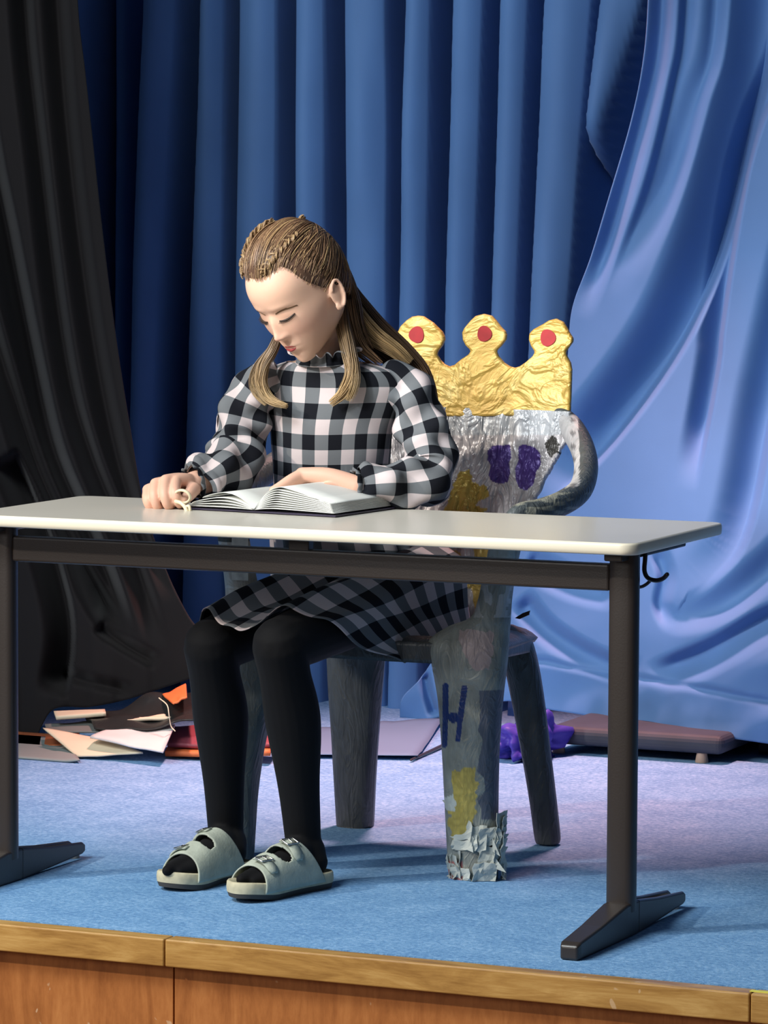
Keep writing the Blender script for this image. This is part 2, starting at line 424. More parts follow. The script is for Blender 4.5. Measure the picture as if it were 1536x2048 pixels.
CR = [
    ([(1330, -300), (1322, 60), (1285, 240), (1225, 460), (1165, 640)], 34, 26, .05, .0, .2),
    ([(1385, -300), (1372, 40), (1352, 170), (1300, 380), (1215, 600)], 20, 46, .035, .0, .3),
    ([(1445, -300), (1428, 60), (1392, 200), (1340, 380), (1270, 560)], 42, 30, .05, .0, .3),
    ([(1570, -300), (1535, 80), (1500, 250), (1455, 440), (1400, 600), (1320, 745), (1195, 905), (1090, 1000)], 115, 22, .13, .0, .15),
    ([(1640, -300), (1585, 60), (1512, 260), (1478, 400), (1440, 650), (1430, 740), (1385, 985)], 48, 14, .06, .0, .12),
    ([(1760, 100), (1640, 400), (1550, 760), (1490, 1050), (1425, 1150), (1345, 1215)], 80, 22, .07, .0, .25),
    ([(1700, 900), (1600, 1080), (1480, 1190), (1400, 1232), (1345, 1235), (1320, 1180)], 60, 36, .045, .1, .35),
    ([(1310, 1090), (1330, 1150), (1322, 1210), (1345, 1260)], 22, 30, .025, .2, .3),
    ([(1650, 1190), (1536, 1235), (1420, 1300), (1290, 1352)], 30, 55, .045, .1, .2),
    ([(1040, 1190), (1100, 1260), (1200, 1320), (1290, 1340)], 40, 30, .04, .1, .2),
    ([(1050, 1120), (1150, 1170), (1240, 1190)], 40, 40, .03, .1, .2),
    ([(850, 1345), (860, 1390), (872, 1430)], 20, 12, .04, .1, .1),
    ([(960, 1200), (925, 1300), (900, 1400)], 30, 16, .05, .1, .1),
]
CR += [([(1960, -300), (1930, 300), (1860, 900), (1800, 1400)], 60, 40, .08, 0, .1), ([(2120, -300), (2110, 400), (2060, 1000), (2030, 1500)], 60, 40, .09, 0, .1), ([(2280, -300), (2270, 400), (2240, 1000), (2200, 1550)], 60, 40, .09, 0, .1)]
for pts, wl, wr, am, f0, f1 in CR: D += crease(PX, PY, pts, wl, wr, am, 30, f0, f1)
s, t = poly_sd(PX, PY, catmull([(900, 1355), (1060, 1322), (1160, 1338), (1280, 1357), (1420, 1380), (1536, 1402), (1850, 1450), (2400, 1535)], 40))
D += .010*np.exp(-(s/7.)**2)
lowf = sm((PY-1150)/200)
D += .006*noise2(PX/70, PY/300)+.03*noise2(PX/260+9, PY/500)+lowf*(.018*noise2(PX/70+PY/120, PY/60))
D += .012*sm((PY-1370)/60)*noise2(PX/26+5, PY/90)
B = 2.36+D-.22*sm((PX-1000)/500)*sm((PY-500)/900)+.10*sm((1100-PX)/300)
o = obj('curtain', atv(PX, PY, B).reshape(-1, 3), gridf(nv, nu), MAT['blue']); solid(o, .003)
tag(o, 'lighter blue curtain at the right, swept sideways in diagonal folds with a wavy hem', 'curtain')

# black side curtain at the left
nu, nv = 260, 320
eR = catmull([(140, -420), (148, -200), (156, 0), (170, 120), (186, 260), (205, 430), (232, 640), (262, 830), (288, 980), (330, 1110), (375, 1215), (410, 1275), (418, 1340)], 200)
hemB = catmull([(-500, 1470), (0, 1490), (60, 1492), (105, 1420), (180, 1414), (250, 1400), (320, 1378), (418, 1345)], 200)
PX = np.zeros((nv, nu)); PY = np.zeros((nv, nu)); uu = np.linspace(0, 1, nu)
for i, v in enumerate(np.linspace(0, 1, nv)):
    yl = -420+v*(1345+420); xr = np.interp(yl, eR[:, 1], eR[:, 0])
    px = -500+(xr+500)*uu; hy = np.interp(px, hemB[:, 0], hemB[:, 1])
    PX[i] = px; PY[i] = -420+v*(hy+420)
D = np.zeros_like(PX)
for pts, wl, wr, am, f0, f1 in [
    ([(100, -400), (115, 0), (150, 400), (200, 750), (260, 1000), (350, 1210)], 40, 30, .07, 0, .1),
    ([(40, -400), (50, 0), (80, 300), (130, 700), (180, 900), (270, 1120), (330, 1300)], 40, 22, .08, 0, .1),
    ([(-60, -300), (-30, 200), (20, 480), (72, 740), (110, 900), (160, 1020), (215, 1150), (262, 1290)], 60, 26, .16, 0, .08),
    ([(-160, 200), (-60, 500), (0, 700), (60, 900), (105, 1010), (165, 1130), (240, 1265)], 46, 24, .10, .3, .06),
    ([(20, 900), (70, 1010), (115, 1130), (140, 1260), (125, 1400)], 60, 16, .14, .05, .1),
    ([(190, 1250), (250, 1290), (320, 1330)], 20, 26, .05, .1, .2),
    ([(120, 1350), (200, 1370), (270, 1385)], 14, 24, .03, .1, .2),
]: D += crease(PX, PY, pts, wl, wr, am, 30, f0, f1)
D += .010*noise2(PX/60, PY/400)+.02*noise2(PX/24, PY/200)*sm((PY-1200)/150)
B = 1.80+D
o = obj('curtain', atv(PX, PY, B).reshape(-1, 3), gridf(nv, nu), MAT['black']); solid(o, .003)
tag(o, 'black side curtain hanging at the left edge and sweeping down to the right', 'curtain')

# ---------------------------------------------------------------- low platform under the right curtain, sheet, tulle
pL = onz(1088, 1509, 0); pR = onz(1452, 1528, 0)
rp = root('low_platform', ((pL[0]+pR[0])/2, pL[1]+.2, 0), 'low dark grey board on small feet under the right blue curtain', 'platform')
m_plat = plain('dark_platform', (.030, .036, .055), .7, var=.3, vscale=8)
cx = (pL[0]+pR[0])/2; wx = pR[0]-pL[0]
o = obj('board', *box((cx, 2.28, .045), (wx, .46, .045)), m_plat, rp, False); bev(o, .018, 4)
for q in (pL[0]+.02, pR[0]-.06):
    V_, f_ = tube([(q, 2.075, 0.002), (q, 2.075, .024)], [.016, .012], 12)
    obj('foot', V_, f_, plain('tan_foot', (.45, .33, .25), .6), rp)
# black box standing in for drape and shadow under the hem, further right
o = obj('platform', *box((pR[0]+.75, 2.50, .04), (1.46, .5, .07)), plain('black_hem_fill', (.006, .006, .012), .8), smooth=False); bev(o, .004)
tag(o, 'black low box standing in for drape and shadow under the hem of the right curtain at the edge of the frame', 'platform')
# pale sheet on the floor
q = [onz(630, 1462, .002), onz(760, 1441, .002), onz(885, 1436, .002), onz(900, 1500, .002), onz(828, 1518, .002), onz(640, 1515, .002)]
c = sum(q)/len(q)
rng = random.Random(3)
G = []
n = 14
A, Bq, Cq, Dq = onz(620, 1462, .003), onz(890, 1438, .003), onz(835, 1519, .003), onz(560, 1514, .003)
for i in range(n):
    for j in range(n):
        u, v = i/(n-1), j/(n-1)
        P_ = (A*(1-u)+Bq*u)*(1-v)+(Dq*(1-u)+Cq*u)*v
        G.append(P_+np.array([0, 0, .004+.012*abs(float(noise2(u*4, v*4)))]))
o = obj('paper_sheet', G, gridf(n, n), plain('pale_lilac_paper', (.12, .20, .33), .8)); solid(o, .0012, 1)
tag(o, 'large pale sheet lying on the carpet behind the chair legs', 'sheet')
# thin dark stick at the end of the sheet
a_, b_ = onz(822, 1520, .006), onz(884, 1492, .006)
V_, f_ = tube([a_, b_], [.003, .005], 8); o = obj('stick', V_, f_, MAT['steel']); tag(o, 'thin dark stick lying at the corner of the pale sheet', 'stick')
# purple tulle
def crumple(c, r, seed, mat, name, label, cat, nn=26, amp=.5, flat=.0):
    V_, f_ = blob((0, 0, 0), (1, 1, 1), None, nn)
    rs = np.random.RandomState(seed)
    d = np.ones(len(V_))
    for k_ in range(26):
        w_ = rs.randn(3); w_ /= np.linalg.norm(w_); fr = rs.uniform(3, 14); d += amp/8*np.sin(fr*(V_@w_)+rs.uniform(0, 6))
    V_ = V_*d[:, None]*np.array(r)
    V_[:, 2] = np.maximum(V_[:, 2]+r[2]*.7, .001)
    V_ = V_+np.array(c)
    o = obj(name, V_, f_, mat); tag(o, label, cat); return o
tm = NT('purple_tulle'); tm.setp(Roughness=.6); tm.b.inputs['Base Color'].default_value = (.05, .03, .34, 1); tm.b.inputs['Transmission Weight'].default_value = 0
p = onz(1022, 1526, 0)
crumple((p[0]+.0, p[1]+.10, 0), (.060, .09, .060), 5, tm.m, 'tulle_cloth', 'bunched purple tulle lying behind the front chair leg', 'cloth')
# small dark end of a ribbon poking past the chair
# ---------------------------------------------------------------- paper pile at the left under the black curtain
def sheet(name, quad, b_list, mat, label, cat, th=.004, wav=.004, seed=0, n=14, base_h=None):
    """quad of (px,py,b) corners: tl, tr, br, bl"""
    C = [at(*q) for q in quad]
    G = []
    for i in range(n):
        for j in range(n):
            u, v = i/(n-1), j/(n-1)
            P_ = (C[0]*(1-u)+C[1]*u)*(1-v)+(C[3]*(1-u)+C[2]*u)*v
            w_ = wav*float(noise2(u*3+seed, v*3+seed*2.7))*2*math.sin(PI*min(1, .15+u))
            G.append(P_+np.array([0, -abs(w_)*.4, w_]))
    G = np.array(G); G[:, 2] = np.maximum(G[:, 2], .003)
    o = obj(name, G, gridf(n, n), mat); solid(o, th, 0); tag(o, label, cat); return o
wcard = plain('white_card', (.62, .61, .60), .75, bump=.2, bscale=30, var=.06, vscale=9)
ccard = plain('cream_card', (.66, .58, .42), .7, var=.06, vscale=9)
gcard = plain('grey_green_card', (.20, .24, .24), .7)
bcard = plain('black_foil_card', (.02, .022, .022), .35, bump=.8, bscale=25)
ocard = plain('orange_card', (.72, .17, .045), .6)
mcard = plain('maroon_card', (.22, .04, .06), .6)
bricky = plain('rust_card', (.33, .09, .03), .7)
sheet('card_sheet', [(120, 1475, 1.75), (36, 1482, 1.75), (34, 1524, 1.42), (160, 1520, 1.42)], 0, gcard, 'grey-green card lying lowest on the carpet beside the left table leg', 'card', wav=.006, seed=4)
sheet('card_sheet', [(36, 1478, 1.80), (160, 1462, 1.80), (150, 1488, 1.62), (36, 1500, 1.62)], 0, bricky, 'rust-red card strip at the far left of the pile beside the table leg', 'card', seed=5)
sheet('card_sheet', [(86, 1458, 1.60), (215, 1480, 1.58), (286, 1506, 1.50), (155, 1514, 1.48)], 0, ccard, 'cream card panel folded open at the front left of the pile', 'card', seed=1)
sheet('card_sheet', [(225, 1455, 1.62), (350, 1450, 1.62), (326, 1505, 1.46), (180, 1476, 1.52)], 0, wcard, 'big white torn card leaning across the front of the pile', 'card', wav=.010, seed=2)
sheet('card_sheet', [(90, 1450, 1.70), (240, 1440, 1.70), (220, 1466, 1.60), (95, 1462, 1.60)], 0, plain('grey_card', (.13, .145, .14), .7), 'dark grey card lying above the cream panel', 'card', seed=3)
sheet('card_sheet', [(108, 1426, 1.72), (210, 1422, 1.72), (212, 1428, 1.66), (112, 1436, 1.66)], 0, ccard, 'narrow cream stick-like card on top of the pile at the left', 'card', th=.010, wav=.001, seed=6)
sheet('foil_bag', [(165, 1420, 1.76), (390, 1385, 1.76), (395, 1440, 1.58), (190, 1446, 1.60)], 0, bcard, 'crumpled black foil wrapping on top of the pile under the curtain hem', 'wrapping', wav=.03, seed=7, n=30)
sheet('card_sheet', [(250, 1436, 1.66), (372, 1428, 1.66), (374, 1433, 1.62), (255, 1442, 1.62)], 0, ccard, 'thin cream card edge sticking out beside the right leg of the girl', 'card', th=.006, seed=8)
sheet('card_sheet', [(325, 1390, 1.74), (372, 1368, 1.74), (374, 1395, 1.62), (346, 1408, 1.60)], 0, ocard, 'small orange card corner on top of the pile', 'card', seed=9)
sheet('card_sheet', [(345, 1456, 1.72), (560, 1452, 1.72), (545, 1492, 1.60), (335, 1492, 1.60)], 0, mcard, 'maroon card lying above the orange one behind the legs', 'card', th=.01, seed=10)
sheet('card_sheet', [(340, 1490, 1.70), (548, 1476, 1.70), (540, 1507, 1.58), (330, 1508, 1.58)], 0, ocard, 'bright orange-red card lowest in the pile behind the legs', 'card', th=.012, wav=.002, seed=11)
sheet('card_sheet', [(490, 1436, 1.85), (535, 1442, 1.85), (530, 1454, 1.76), (488, 1450, 1.76)], 0, ccard, 'cream card scrap seen between the two legs of the girl', 'card', th=.006, seed=12)
V_, f_ = tube(catmull([at(318, 1396, 1.58), at(334, 1410, 1.56), at(338, 1430, 1.55), at(342, 1452, 1.56), at(350, 1462, 1.56)], 20), .0014, 6)
o = obj('string', V_, f_, MAT['cream']); tag(o, 'thin pale string curling over the card pile', 'string')

# ---------------------------------------------------------------- table
rt = root('student_table', (-.62, 0, 0), 'long cream-topped school table on black-brown steel T legs', 'table')
def rrect(x0, x1, y0, y1, r, n=8):
    P = []
    for cx, cy, a in ((x1-r, y1-r, 0), (x0+r, y1-r, 90), (x0+r, y0+r, 180), (x1-r, y0+r, 270)):
        for k in range(n+1):
            t = math.radians(a+90*k/n); P.append((cx+r*math.cos(t), cy+r*math.sin(t)))
    return P
X0, X1, Y0, Y1 = -1.325, .050, -.086, .413
P = rrect(X0, X1, Y0, Y1, .03)
# slab body (laminate) with a moulded edge band ring
V_, f_ = prism([(x, y, .709) for x, y in rrect(X0+.004, X1-.004, Y0+.004, Y1-.004, .027)], (0, 0, .0215), None)
obj('tabletop', V_, f_, MAT['top'], rt, False)
n = len(P); prof_ = [(-.005, .7195), (-.002, .7192), (0, .715), (.0, .706), (-.001, .7), (-.004, .698), (-.006, .6985)]
V = []; P2 = np.array(P); cen = np.array([(X0+X1)/2, (Y0+Y1)/2])
tn = np.roll(P2, -1, 0)-np.roll(P2, 1, 0); nn_ = np.stack([tn[:, 1], -tn[:, 0]], 1); nn_ /= np.linalg.norm(nn_, axis=1)[:, None]
for d, z in prof_:
    V += [(x+nx_*d, y+ny_*d, z) for (x, y), (nx_, ny_) in zip(P, nn_)]
f = [(i*n+j, (i+1)*n+j, (i+1)*n+(j+1) % n, i*n+(j+1) % n) for i in range(len(prof_)-1) for j in range(n)]
obj('edge_band', V, f, MAT['band'], rt)
for xp in (0.0, -1.2747):
    th_ = np.arange(24)/24*2*PI
    sec = np.stack([.0265*np.sign(np.cos(th_))*np.abs(np.cos(th_))**.6, .019*np.sign(np.sin(th_))*np.abs(np.sin(th_))**.6], 1)
    V = [(xp+x, y, z) for z in (.045, .697) for x, y in sec]
    f = [(j, (j+1) % 24, 24+(j+1) % 24, 24+j) for j in range(24)]+[tuple(range(24))[::-1], tuple(range(24, 48))]
    o = obj('post', V, f, MAT['steel'], rt); m_ = o.modifiers.new('e', 'EDGE_SPLIT'); m_.split_angle = .7
    # foot: tapered channel, solid front half, forked rear half
    V = []; f = []
    st = [(-.262, .016, .001, .026), (-.25, .019, .001, .032), (-.15, .021, .0, .043), (-.03, .024, .0, .061), (.03, .024, .0, .061)]
    for y, hw, z0, z1 in st: V += [(xp-hw, y, z0), (xp+hw, y, z0), (xp+hw, y, z1), (xp-hw, y, z1)]
    for i in range(len(st)-1):
        for j in range(4): f.append((i*4+j, i*4+(j+1) % 4, (i+1)*4+(j+1) % 4, (i+1)*4+j))
    f += [(3, 2, 1, 0), tuple(len(V)-4+j for j in range(4))]
    mb = MB(); mb.add(V, f)
    for sd in (-1, 1):
        V = []; f = []
        st2 = [(.03, .0, .061), (.15, .004, .046), (.285, .010, .034), (.297, .014, .028)]
        for y, z0, z1 in st2:
            xa, xb = sorted((xp+sd*.024*(1-.2*(y/.3)), xp+sd*.010))
            V += [(xa, y, z0), (xb, y, z0), (xb, y, z1), (xa, y, z1)]
        for i in range(len(st2)-1):
            for j in range(4): f.append((i*4+j, i*4+(j+1) % 4, (i+1)*4+(j+1) % 4, (i+1)*4+j))
        f += [(3, 2, 1, 0), tuple(len(V)-4+j for j in range(4))]
        mb.add(V, f)
    V, f = mb.get(); o = obj('foot', V, f, MAT['steel'], rt, False); bev(o, .004, 3, 30)
    V, f = tube([(xp, .285, .0), (xp, .285, .02)], .010, 10); obj('foot_glide', V, f, plain('glide', (.3, .28, .25), .5), rt)
    # bearer under the top
    o = obj('bearer', *box((xp-.004, .12, .690), (.036, .34, .014)), MAT['steel'], rt, False); bev(o, .003)
o = obj('crossbar', *box((-.637, 0, .650), (1.225, .026, .049)), MAT['steel'], rt, False); bev(o, .005, 3)
pb = at(602, 1090, 0)
o = obj('bracket', *box((pb[0], 0, .684), (.042, .022, .026)), MAT['steel'], rt, False); bev(o, .002)
V_, f_ = tube(catmull([at(1292, 1094, .06), at(1290, 1120, .06), at(1289, 1142, .06), at(1296, 1156, .055), at(1312, 1161, .05), at(1326, 1157, .045), at(1334, 1149, .04)], 24), .0042, 10)
obj('bag_hook', V_, f_, MAT['hook'], rt)
V_, f_ = tube(catmull([at(1262, 1172, .24), at(1280, 1174, .24), at(1292, 1169, .24), at(1302, 1160, .24)], 14), .0032, 10)
obj('bag_hook', V_, f_, MAT['hook'], rt)

# ---------------------------------------------------------------- the throne chair
CX = -.700
rc = root('throne_chair', (CX, .65, 0), 'plastic armchair dressed up as a foil-wrapped throne with gold crown back', 'chair')
def mirror(V): V = np.array(V, float).copy(); V[:, 0] = 2*CX-V[:, 0]; return V
def flip(f): return [tuple(reversed(q)) for q in f]
def loft_leg(rows, nseg=24, nr=40, foilcols=None, ridge=.25):
    """rows: (py, xl, xr, b, depth) -> closed sections with an angular channel profile"""
    rows = np.array(rows, float); R_ = catmull(rows, nr)
    uu_ = np.linspace(1, -1, nseg//2+1)[:-1]; hf_ = np.arccos(np.sign(uu_)*np.abs(uu_)**(1/.6)); th_ = np.concatenate([hf_, hf_+PI])
    V = []
    for py, xl, xr, b, dp in R_:
        a = at(xl, py, b); c = at(xr, py, b); m = (a+c)/2; h = (c[0]-a[0])/2
        for t in th_:
            x = np.sign(math.cos(t))*abs(math.cos(t))**.6*h; y = np.sign(math.sin(t))*abs(math.sin(t))**.7*dp
            y += -ridge*dp*(1-abs(x/h))*(1 if math.sin(t) < 0 else -1)
            V.append((m[0]+x, m[1]+y, m[2]))
    f = gridf(nr, nseg, False, True)+[tuple(range(nseg)), tuple((nr-1)*nseg+j for j in range(nseg))[::-1]]
    return np.array(V), flip(f)
def inpoly(X, Y, P):
    P = np.asarray(P, float); c = np.zeros(X.shape, bool); j = len(P)-1
    for i in range(len(P)):
        a, b = P[i], P[j]
        m = ((a[1] > Y) != (b[1] > Y)) & (X < (b[0]-a[0])*(Y-a[1])/(b[1]-a[1]+1e-9)+a[0]); c ^= m; j = i
    return c
def topx(V):
    """image position a painted spot was measured at, used once to place paint on the surface"""
    d = V-CAM; z = d@FW; return 768+F*(d@RC)/z, 1024-F*(d@UC)/z
# front right leg + arm post with tape, foil and paint
rowsA = [(1764, 902, 992, .425, .030), (1700, 898, 993, .425, .031), (1600, 893, 993, .425, .033), (1500, 888, 995, .422, .035), (1400, 880, 1002, .42, .037), (1330, 868, 1010, .42, .040), (1285, 862, 1014, .425, .040), (1255, 900, 1016, .43, .036), (1235, 945, 1017, .43, .033),
         (1200, 960, 1020, .43, .028), (1150, 970, 1027, .43, .026), (1100, 980, 1038, .43, .024), (1065, 988, 1046, .435, .022), (1040, 1000, 1052, .445, .018)]
V, f = loft_leg(rowsA, 200, 420)
px, py = topx(V)
cl = np.tile(np.array([.25, .27, .245]), (len(V), 1))
n_ = noise2(px/22, py/30); front = V[:, 1] < .5
side = noise2(px/13+7, py/60)
cl *= (1+.5*n_)[:, None]
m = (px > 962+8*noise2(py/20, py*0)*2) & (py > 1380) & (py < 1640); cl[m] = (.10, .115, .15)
m = inpoly(px+10*noise2(px/9, py/9), py+12*noise2(px/9+5, py/9), [(918, 1262), (985, 1262), (990, 1300), (975, 1340), (940, 1335), (925, 1300)]); cl[m] = (.42, .34, .33)
m = inpoly(px+12*noise2(px/8, py/8), py+16*noise2(px/9+5, py/14), [(905, 1545), (950, 1530), (955, 1600), (940, 1680), (905, 1690), (898, 1640)]); cl[m] = np.array([.50, .40, .10])*(.8+.8*np.abs(noise2(px/7, py/12)))[m][:, None]
m = (py < 1130) & (px < 1030); cl[m] = (.42, .50, .50)
m = (py > 1140) & (py < 1235) & (noise2(px/9, py/26) > .06); cl[m] = (.45, .47, .47)
def stroke(p0, p1, r):
    (x0_, y0_), (x1_, y1_) = p0, p1; dx, dy = x1_-x0_, y1_-y0_; t = np.clip(((px-x0_)*dx+(py-y0_)*dy)/(dx*dx+dy*dy), 0, 1)
    return np.hypot(px-x0_-t*dx, py-y0_-t*dy) < r
H_ = stroke((891, 1372), (891, 1430), 6) | stroke((891, 1430), (889, 1490), 5.5) | stroke((929, 1376), (920, 1440), 6) | stroke((920, 1440), (916, 1480), 5) | stroke((896, 1435), (920, 1435), 6) | (np.hypot(px-907, py-1435) < 11)
cl[H_ & front] = (.008, .03, .15)
m = (py > 1722) & (px < 925); cl[m] = (.42, .16, .15)
m = inpoly(px+6*noise2(px/5, py/5), py+6*noise2(px/5+3, py/5), [(884, 1596), (905, 1590), (914, 1606), (908, 1622), (890, 1618)]) & front; cl[m] = (.55, .60, .56)
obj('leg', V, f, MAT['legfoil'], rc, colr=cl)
tag(rc.children[-1] if rc.children else None or bpy.data.objects['leg'], 'taped front leg with a blue painted H and a yellow smear')
cl2 = np.tile(np.array([.10, .115, .112]), (len(V), 1)); zz = V[:, 2]; m = (zz > .50) & (zz < .64); cl2[m] = (.62, .62, .55)
VM = mirror(V); lo_ = sm((.55-VM[:, 2])/.45); mx_c = VM[:, 0].reshape(420, 200).mean(1).repeat(200); VM[:, 0] = mx_c+(VM[:, 0]-mx_c)*(1-.22*lo_)-.052*lo_
obj('leg', VM, flip(f), MAT['legfoil'], rc, colr=cl2)
rowsB = [(1686, 1075, 1117, .845, .022), (1670, 1071, 1118, .845, .024), (1600, 1062, 1110, .84, .026), (1500, 1045, 1098, .835, .027), (1400, 1026, 1086, .83, .028), (1330, 1012, 1074, .82, .03), (1285, 1002, 1062, .815, .03), (1262, 996, 1048, .81, .028), (1250, 985, 1025, .81, .02)]
V, f = loft_leg(rowsB, 32, 60, ridge=.1); obj('leg', V, f, MAT['plastic'], rc)
rowsC = [(1652, 678, 743, .89, .03), (1640, 676, 745, .89, .03), (1550, 670, 750, .885, .03), (1450, 664, 757, .88, .032), (1380, 659, 763, .875, .034), (1325, 656, 768, .87, .034), (1290, 654, 770, .865, .034)]
V, f = loft_leg(rowsC, 32, 60, ridge=.1); obj('leg', V, f, MAT['plastic'], rc)
# seat: rounded slab with curved apron at the front
aR = at(1000, 1290, .43)[0]-.004; aL = 2*CX-aR
n = 28; V = []
for i in range(n):
    v = i/(n-1); b = .405+v*.47
    for j in range(n):
        u = j/(n-1); x = aL+(aR-aL)*u
        e = max(0, abs(2*u-1)-.75)/.25
        z = .474-.030*v-.012*math.sin(PI*u)*math.sin(PI*min(1, v*1.1))-.02*e*e-.03*max(0, (.08-v)/.08)**2
        V.append((CX+(x-CX)*(1-.33*v), b-.012*(math.sin(PI*u) if v < .1 else 0), z))
o = obj('seat', V, gridf(n, n), MAT['plastic'], rc); solid(o, .012, -1 if False else 1)
# front apron hanging between the front legs
V = []; n = 40
for j in range(n):
    u = j/(n-1); x = aL+.03+(aR-aL-.06)*u; e = abs(2*u-1); drop = .040+.11*max(0, (e-.72)/.28)**2.2
    for k in range(6):
        V.append((x, .400-.012*math.sin(PI*u)+.004*k/5, .462-drop*k/5))
o = obj('apron', V, gridf(n, 6), MAT['plastic'], rc); solid(o, .010, 0)
V = []
for sd in (1,):
    for j in range(n):
        u = j/(n-1); y = .45+.37*u; e = abs(2*u-1); drop = .030+.0*max(0, (e-.72)/.28)**2.2
        for k in range(6): V.append((CX+(aR-.012-CX)*(1-.33*(y-.405)/.47), y, .458-.028*u-drop*k/5))
for mm in (0, 1):
    VV = np.array(V) if not mm else mirror(V); o = obj('apron', VV, gridf(n, 6), MAT['plastic'], rc); solid(o, .010, 0)
# arms
armP = catmull([at(1118, 838, .93), at(1146, 862, .90), at(1166, 900, .84), at(1172, 940, .76), at(1160, 980, .67), at(1125, 1006, .58), at(1080, 1022, .50), at(1040, 1030, .455), at(1022, 1048, .44)], 60)
tt = np.linspace(0, 1, 60)
# flat broad band: wide along image-sideways/depth, thin along its normal
V, f = tube(armP, .021+.005*np.sin(PI*tt)-.004*tt, 120, .030-.006*tt, up=(0, 0, 1))
px, py = topx(V)
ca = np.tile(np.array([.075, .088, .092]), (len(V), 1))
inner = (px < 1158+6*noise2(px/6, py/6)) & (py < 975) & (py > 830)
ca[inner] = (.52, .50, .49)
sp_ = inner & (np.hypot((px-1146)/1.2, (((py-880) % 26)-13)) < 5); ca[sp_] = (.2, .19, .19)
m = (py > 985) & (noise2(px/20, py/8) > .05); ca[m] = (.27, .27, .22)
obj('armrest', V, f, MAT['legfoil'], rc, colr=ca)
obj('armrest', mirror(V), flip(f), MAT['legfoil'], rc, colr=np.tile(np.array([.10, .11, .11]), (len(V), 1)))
# backrest, silver foil over slats
rows = [(822, 862, 1143), (850, 866, 1140), (885, 872, 1132), (910, 880, 1118), (940, 884, 1100), (975, 888, 1082), (1010, 890, 1064), (1060, 880, 1050), (1120, 868, 1030), (1180, 872, 1015), (1250, 885, 1000), (1262, 888, 996)]
rr = catmull(np.array(rows, float), 170); nu = 170
GV = np.zeros((170, nu, 3))
for i, (yy, xl, xr) in enumerate(rr):
    v = (yy-822)/440; bb = .915-.07*v
    e1 = at(xr, yy, bb); x1 = e1[0]; x0 = 2*(CX+.02)-x1
    GV[i, :, 0] = np.linspace(x0, x1, nu); GV[i, :, 1] = bb; GV[i, :, 2] = e1[2]
u_ = np.linspace(0, 1, nu)[None, :]; zz = GV[:, :, 2]; xx = GV[:, :, 0]
wr = .010*noise2(xx*55+zz*9, zz*7)+.006*noise2(xx*120-zz*24, zz*22)+.004*np.abs(noise2(xx*60, zz*90))
GV[:, :, 1] += wr+.02*(np.abs(2*u_-1))**3*-1
V = GV.reshape(-1, 3); px, py = topx(V)
cb = np.tile(np.array([.66, .62, .62]), (len(V), 1)); cb *= (1+.35*noise2(px/30, py/90)+.3*noise2(px/9, py/50))[:, None]
cb[py < 870] *= np.array([.92, 1.0, 1.02])
jx = px+7*noise2(px/8, py/8); jy = py+7*noise2(px/8+4, py/8)
m = inpoly(jx, jy, [(890, 1020), (905, 975), (918, 945), (938, 940), (948, 965), (975, 975), (978, 990), (950, 1010), (975, 1020), (960, 1032), (885, 1030)]); cb[m] = (.72, .50, .10)
m = (py > 1085) & (noise2(px/26, py/26) > -.08); cb[m] = (.66, .47, .13)
def P4(L): return [(760+x*.3255, 600+y*.3255) for x, y in L]
b1 = P4([(660, 930), (690, 895), (800, 890), (806, 960), (795, 1010), (800, 1060), (785, 1120), (730, 1130), (680, 1110), (665, 1070), (680, 1020), (662, 985)])
b2 = P4([(850, 900), (880, 885), (950, 905), (985, 940), (988, 1010), (960, 1060), (945, 1130), (900, 1172), (860, 1160), (832, 1100), (830, 1030), (850, 980)])
m = inpoly(px, py, b1) | inpoly(px, py, b2); cb[m] = (.085, .045, .24)
m = inpoly(jx, jy, [(1085, 885), (1110, 872), (1120, 900), (1100, 915)]); cb[m] = (.05, .045, .04)
o = obj('backrest', V, gridf(170, nu), MAT['foil'], rc, colr=cb); solid(o, .012, -1)
# crown board
crn = [(105, 230), (108, 205), (130, 160), (165, 125), (200, 102), (235, 96), (270, 100), (330, 140), (385, 195), (398, 225), (400, 245), (385, 280), (352, 322), (355, 340), (375, 372), (400, 395), (430, 408), (460, 398), (500, 365), (545, 335), (562, 312), (530, 280), (512, 245), (508, 200), (522, 170), (560, 125), (590, 98), (640, 85), (690, 97), (715, 125), (745, 165), (772, 192), (780, 215), (776, 245), (745, 285), (716, 312), (730, 345), (765, 385), (800, 408), (830, 416), (860, 408), (900, 380), (940, 345), (955, 318), (932, 285), (918, 245), (920, 205), (945, 180), (1000, 150), (1040, 125), (1085, 114), (1128, 135), (1150, 170), (1165, 200), (1190, 238), (1184, 262), (1140, 322), (1150, 345), (1172, 385), (1180, 430), (1176, 560), (1170, 712), (1000, 714), (800, 712), (560, 716), (350, 716), (135, 712), (125, 560), (118, 430), (128, 380), (150, 335), (120, 290)]
cp = [(760+x*.3255, 600+y*.3255) for x, y in crn]
def crb(y): return .955-.00018*(y-630)
CP = np.array([at(x, y, crb(y)) for x, y in cp])
V, f = prism(CP, (0, .014, 0), None)
o = obj('crown_board', V, f, MAT['gold'], rc, False); bev(o, .005, 3, 40)
tag(o, 'gold taped crown-shaped board with three points')
for cx_, cy_, r_ in ((225, 213, 46), (642, 207, 44), (1032, 232, 47)):
    pts = []
    for k in range(26):
        t = k/26*2*PI; rr_ = r_*(1+.05*math.sin(3*t+cx_)); x, y = 760+(cx_+rr_*math.cos(t))*.3255, 600+(cy_+rr_*1.1*math.sin(t))*.3255
        pts.append(at(x, y, crb(y)-.0078))
    V, f = prism(pts, (0, .0024, 0), None); obj('jewel_dot', V, f, MAT['jewel'], o, False)
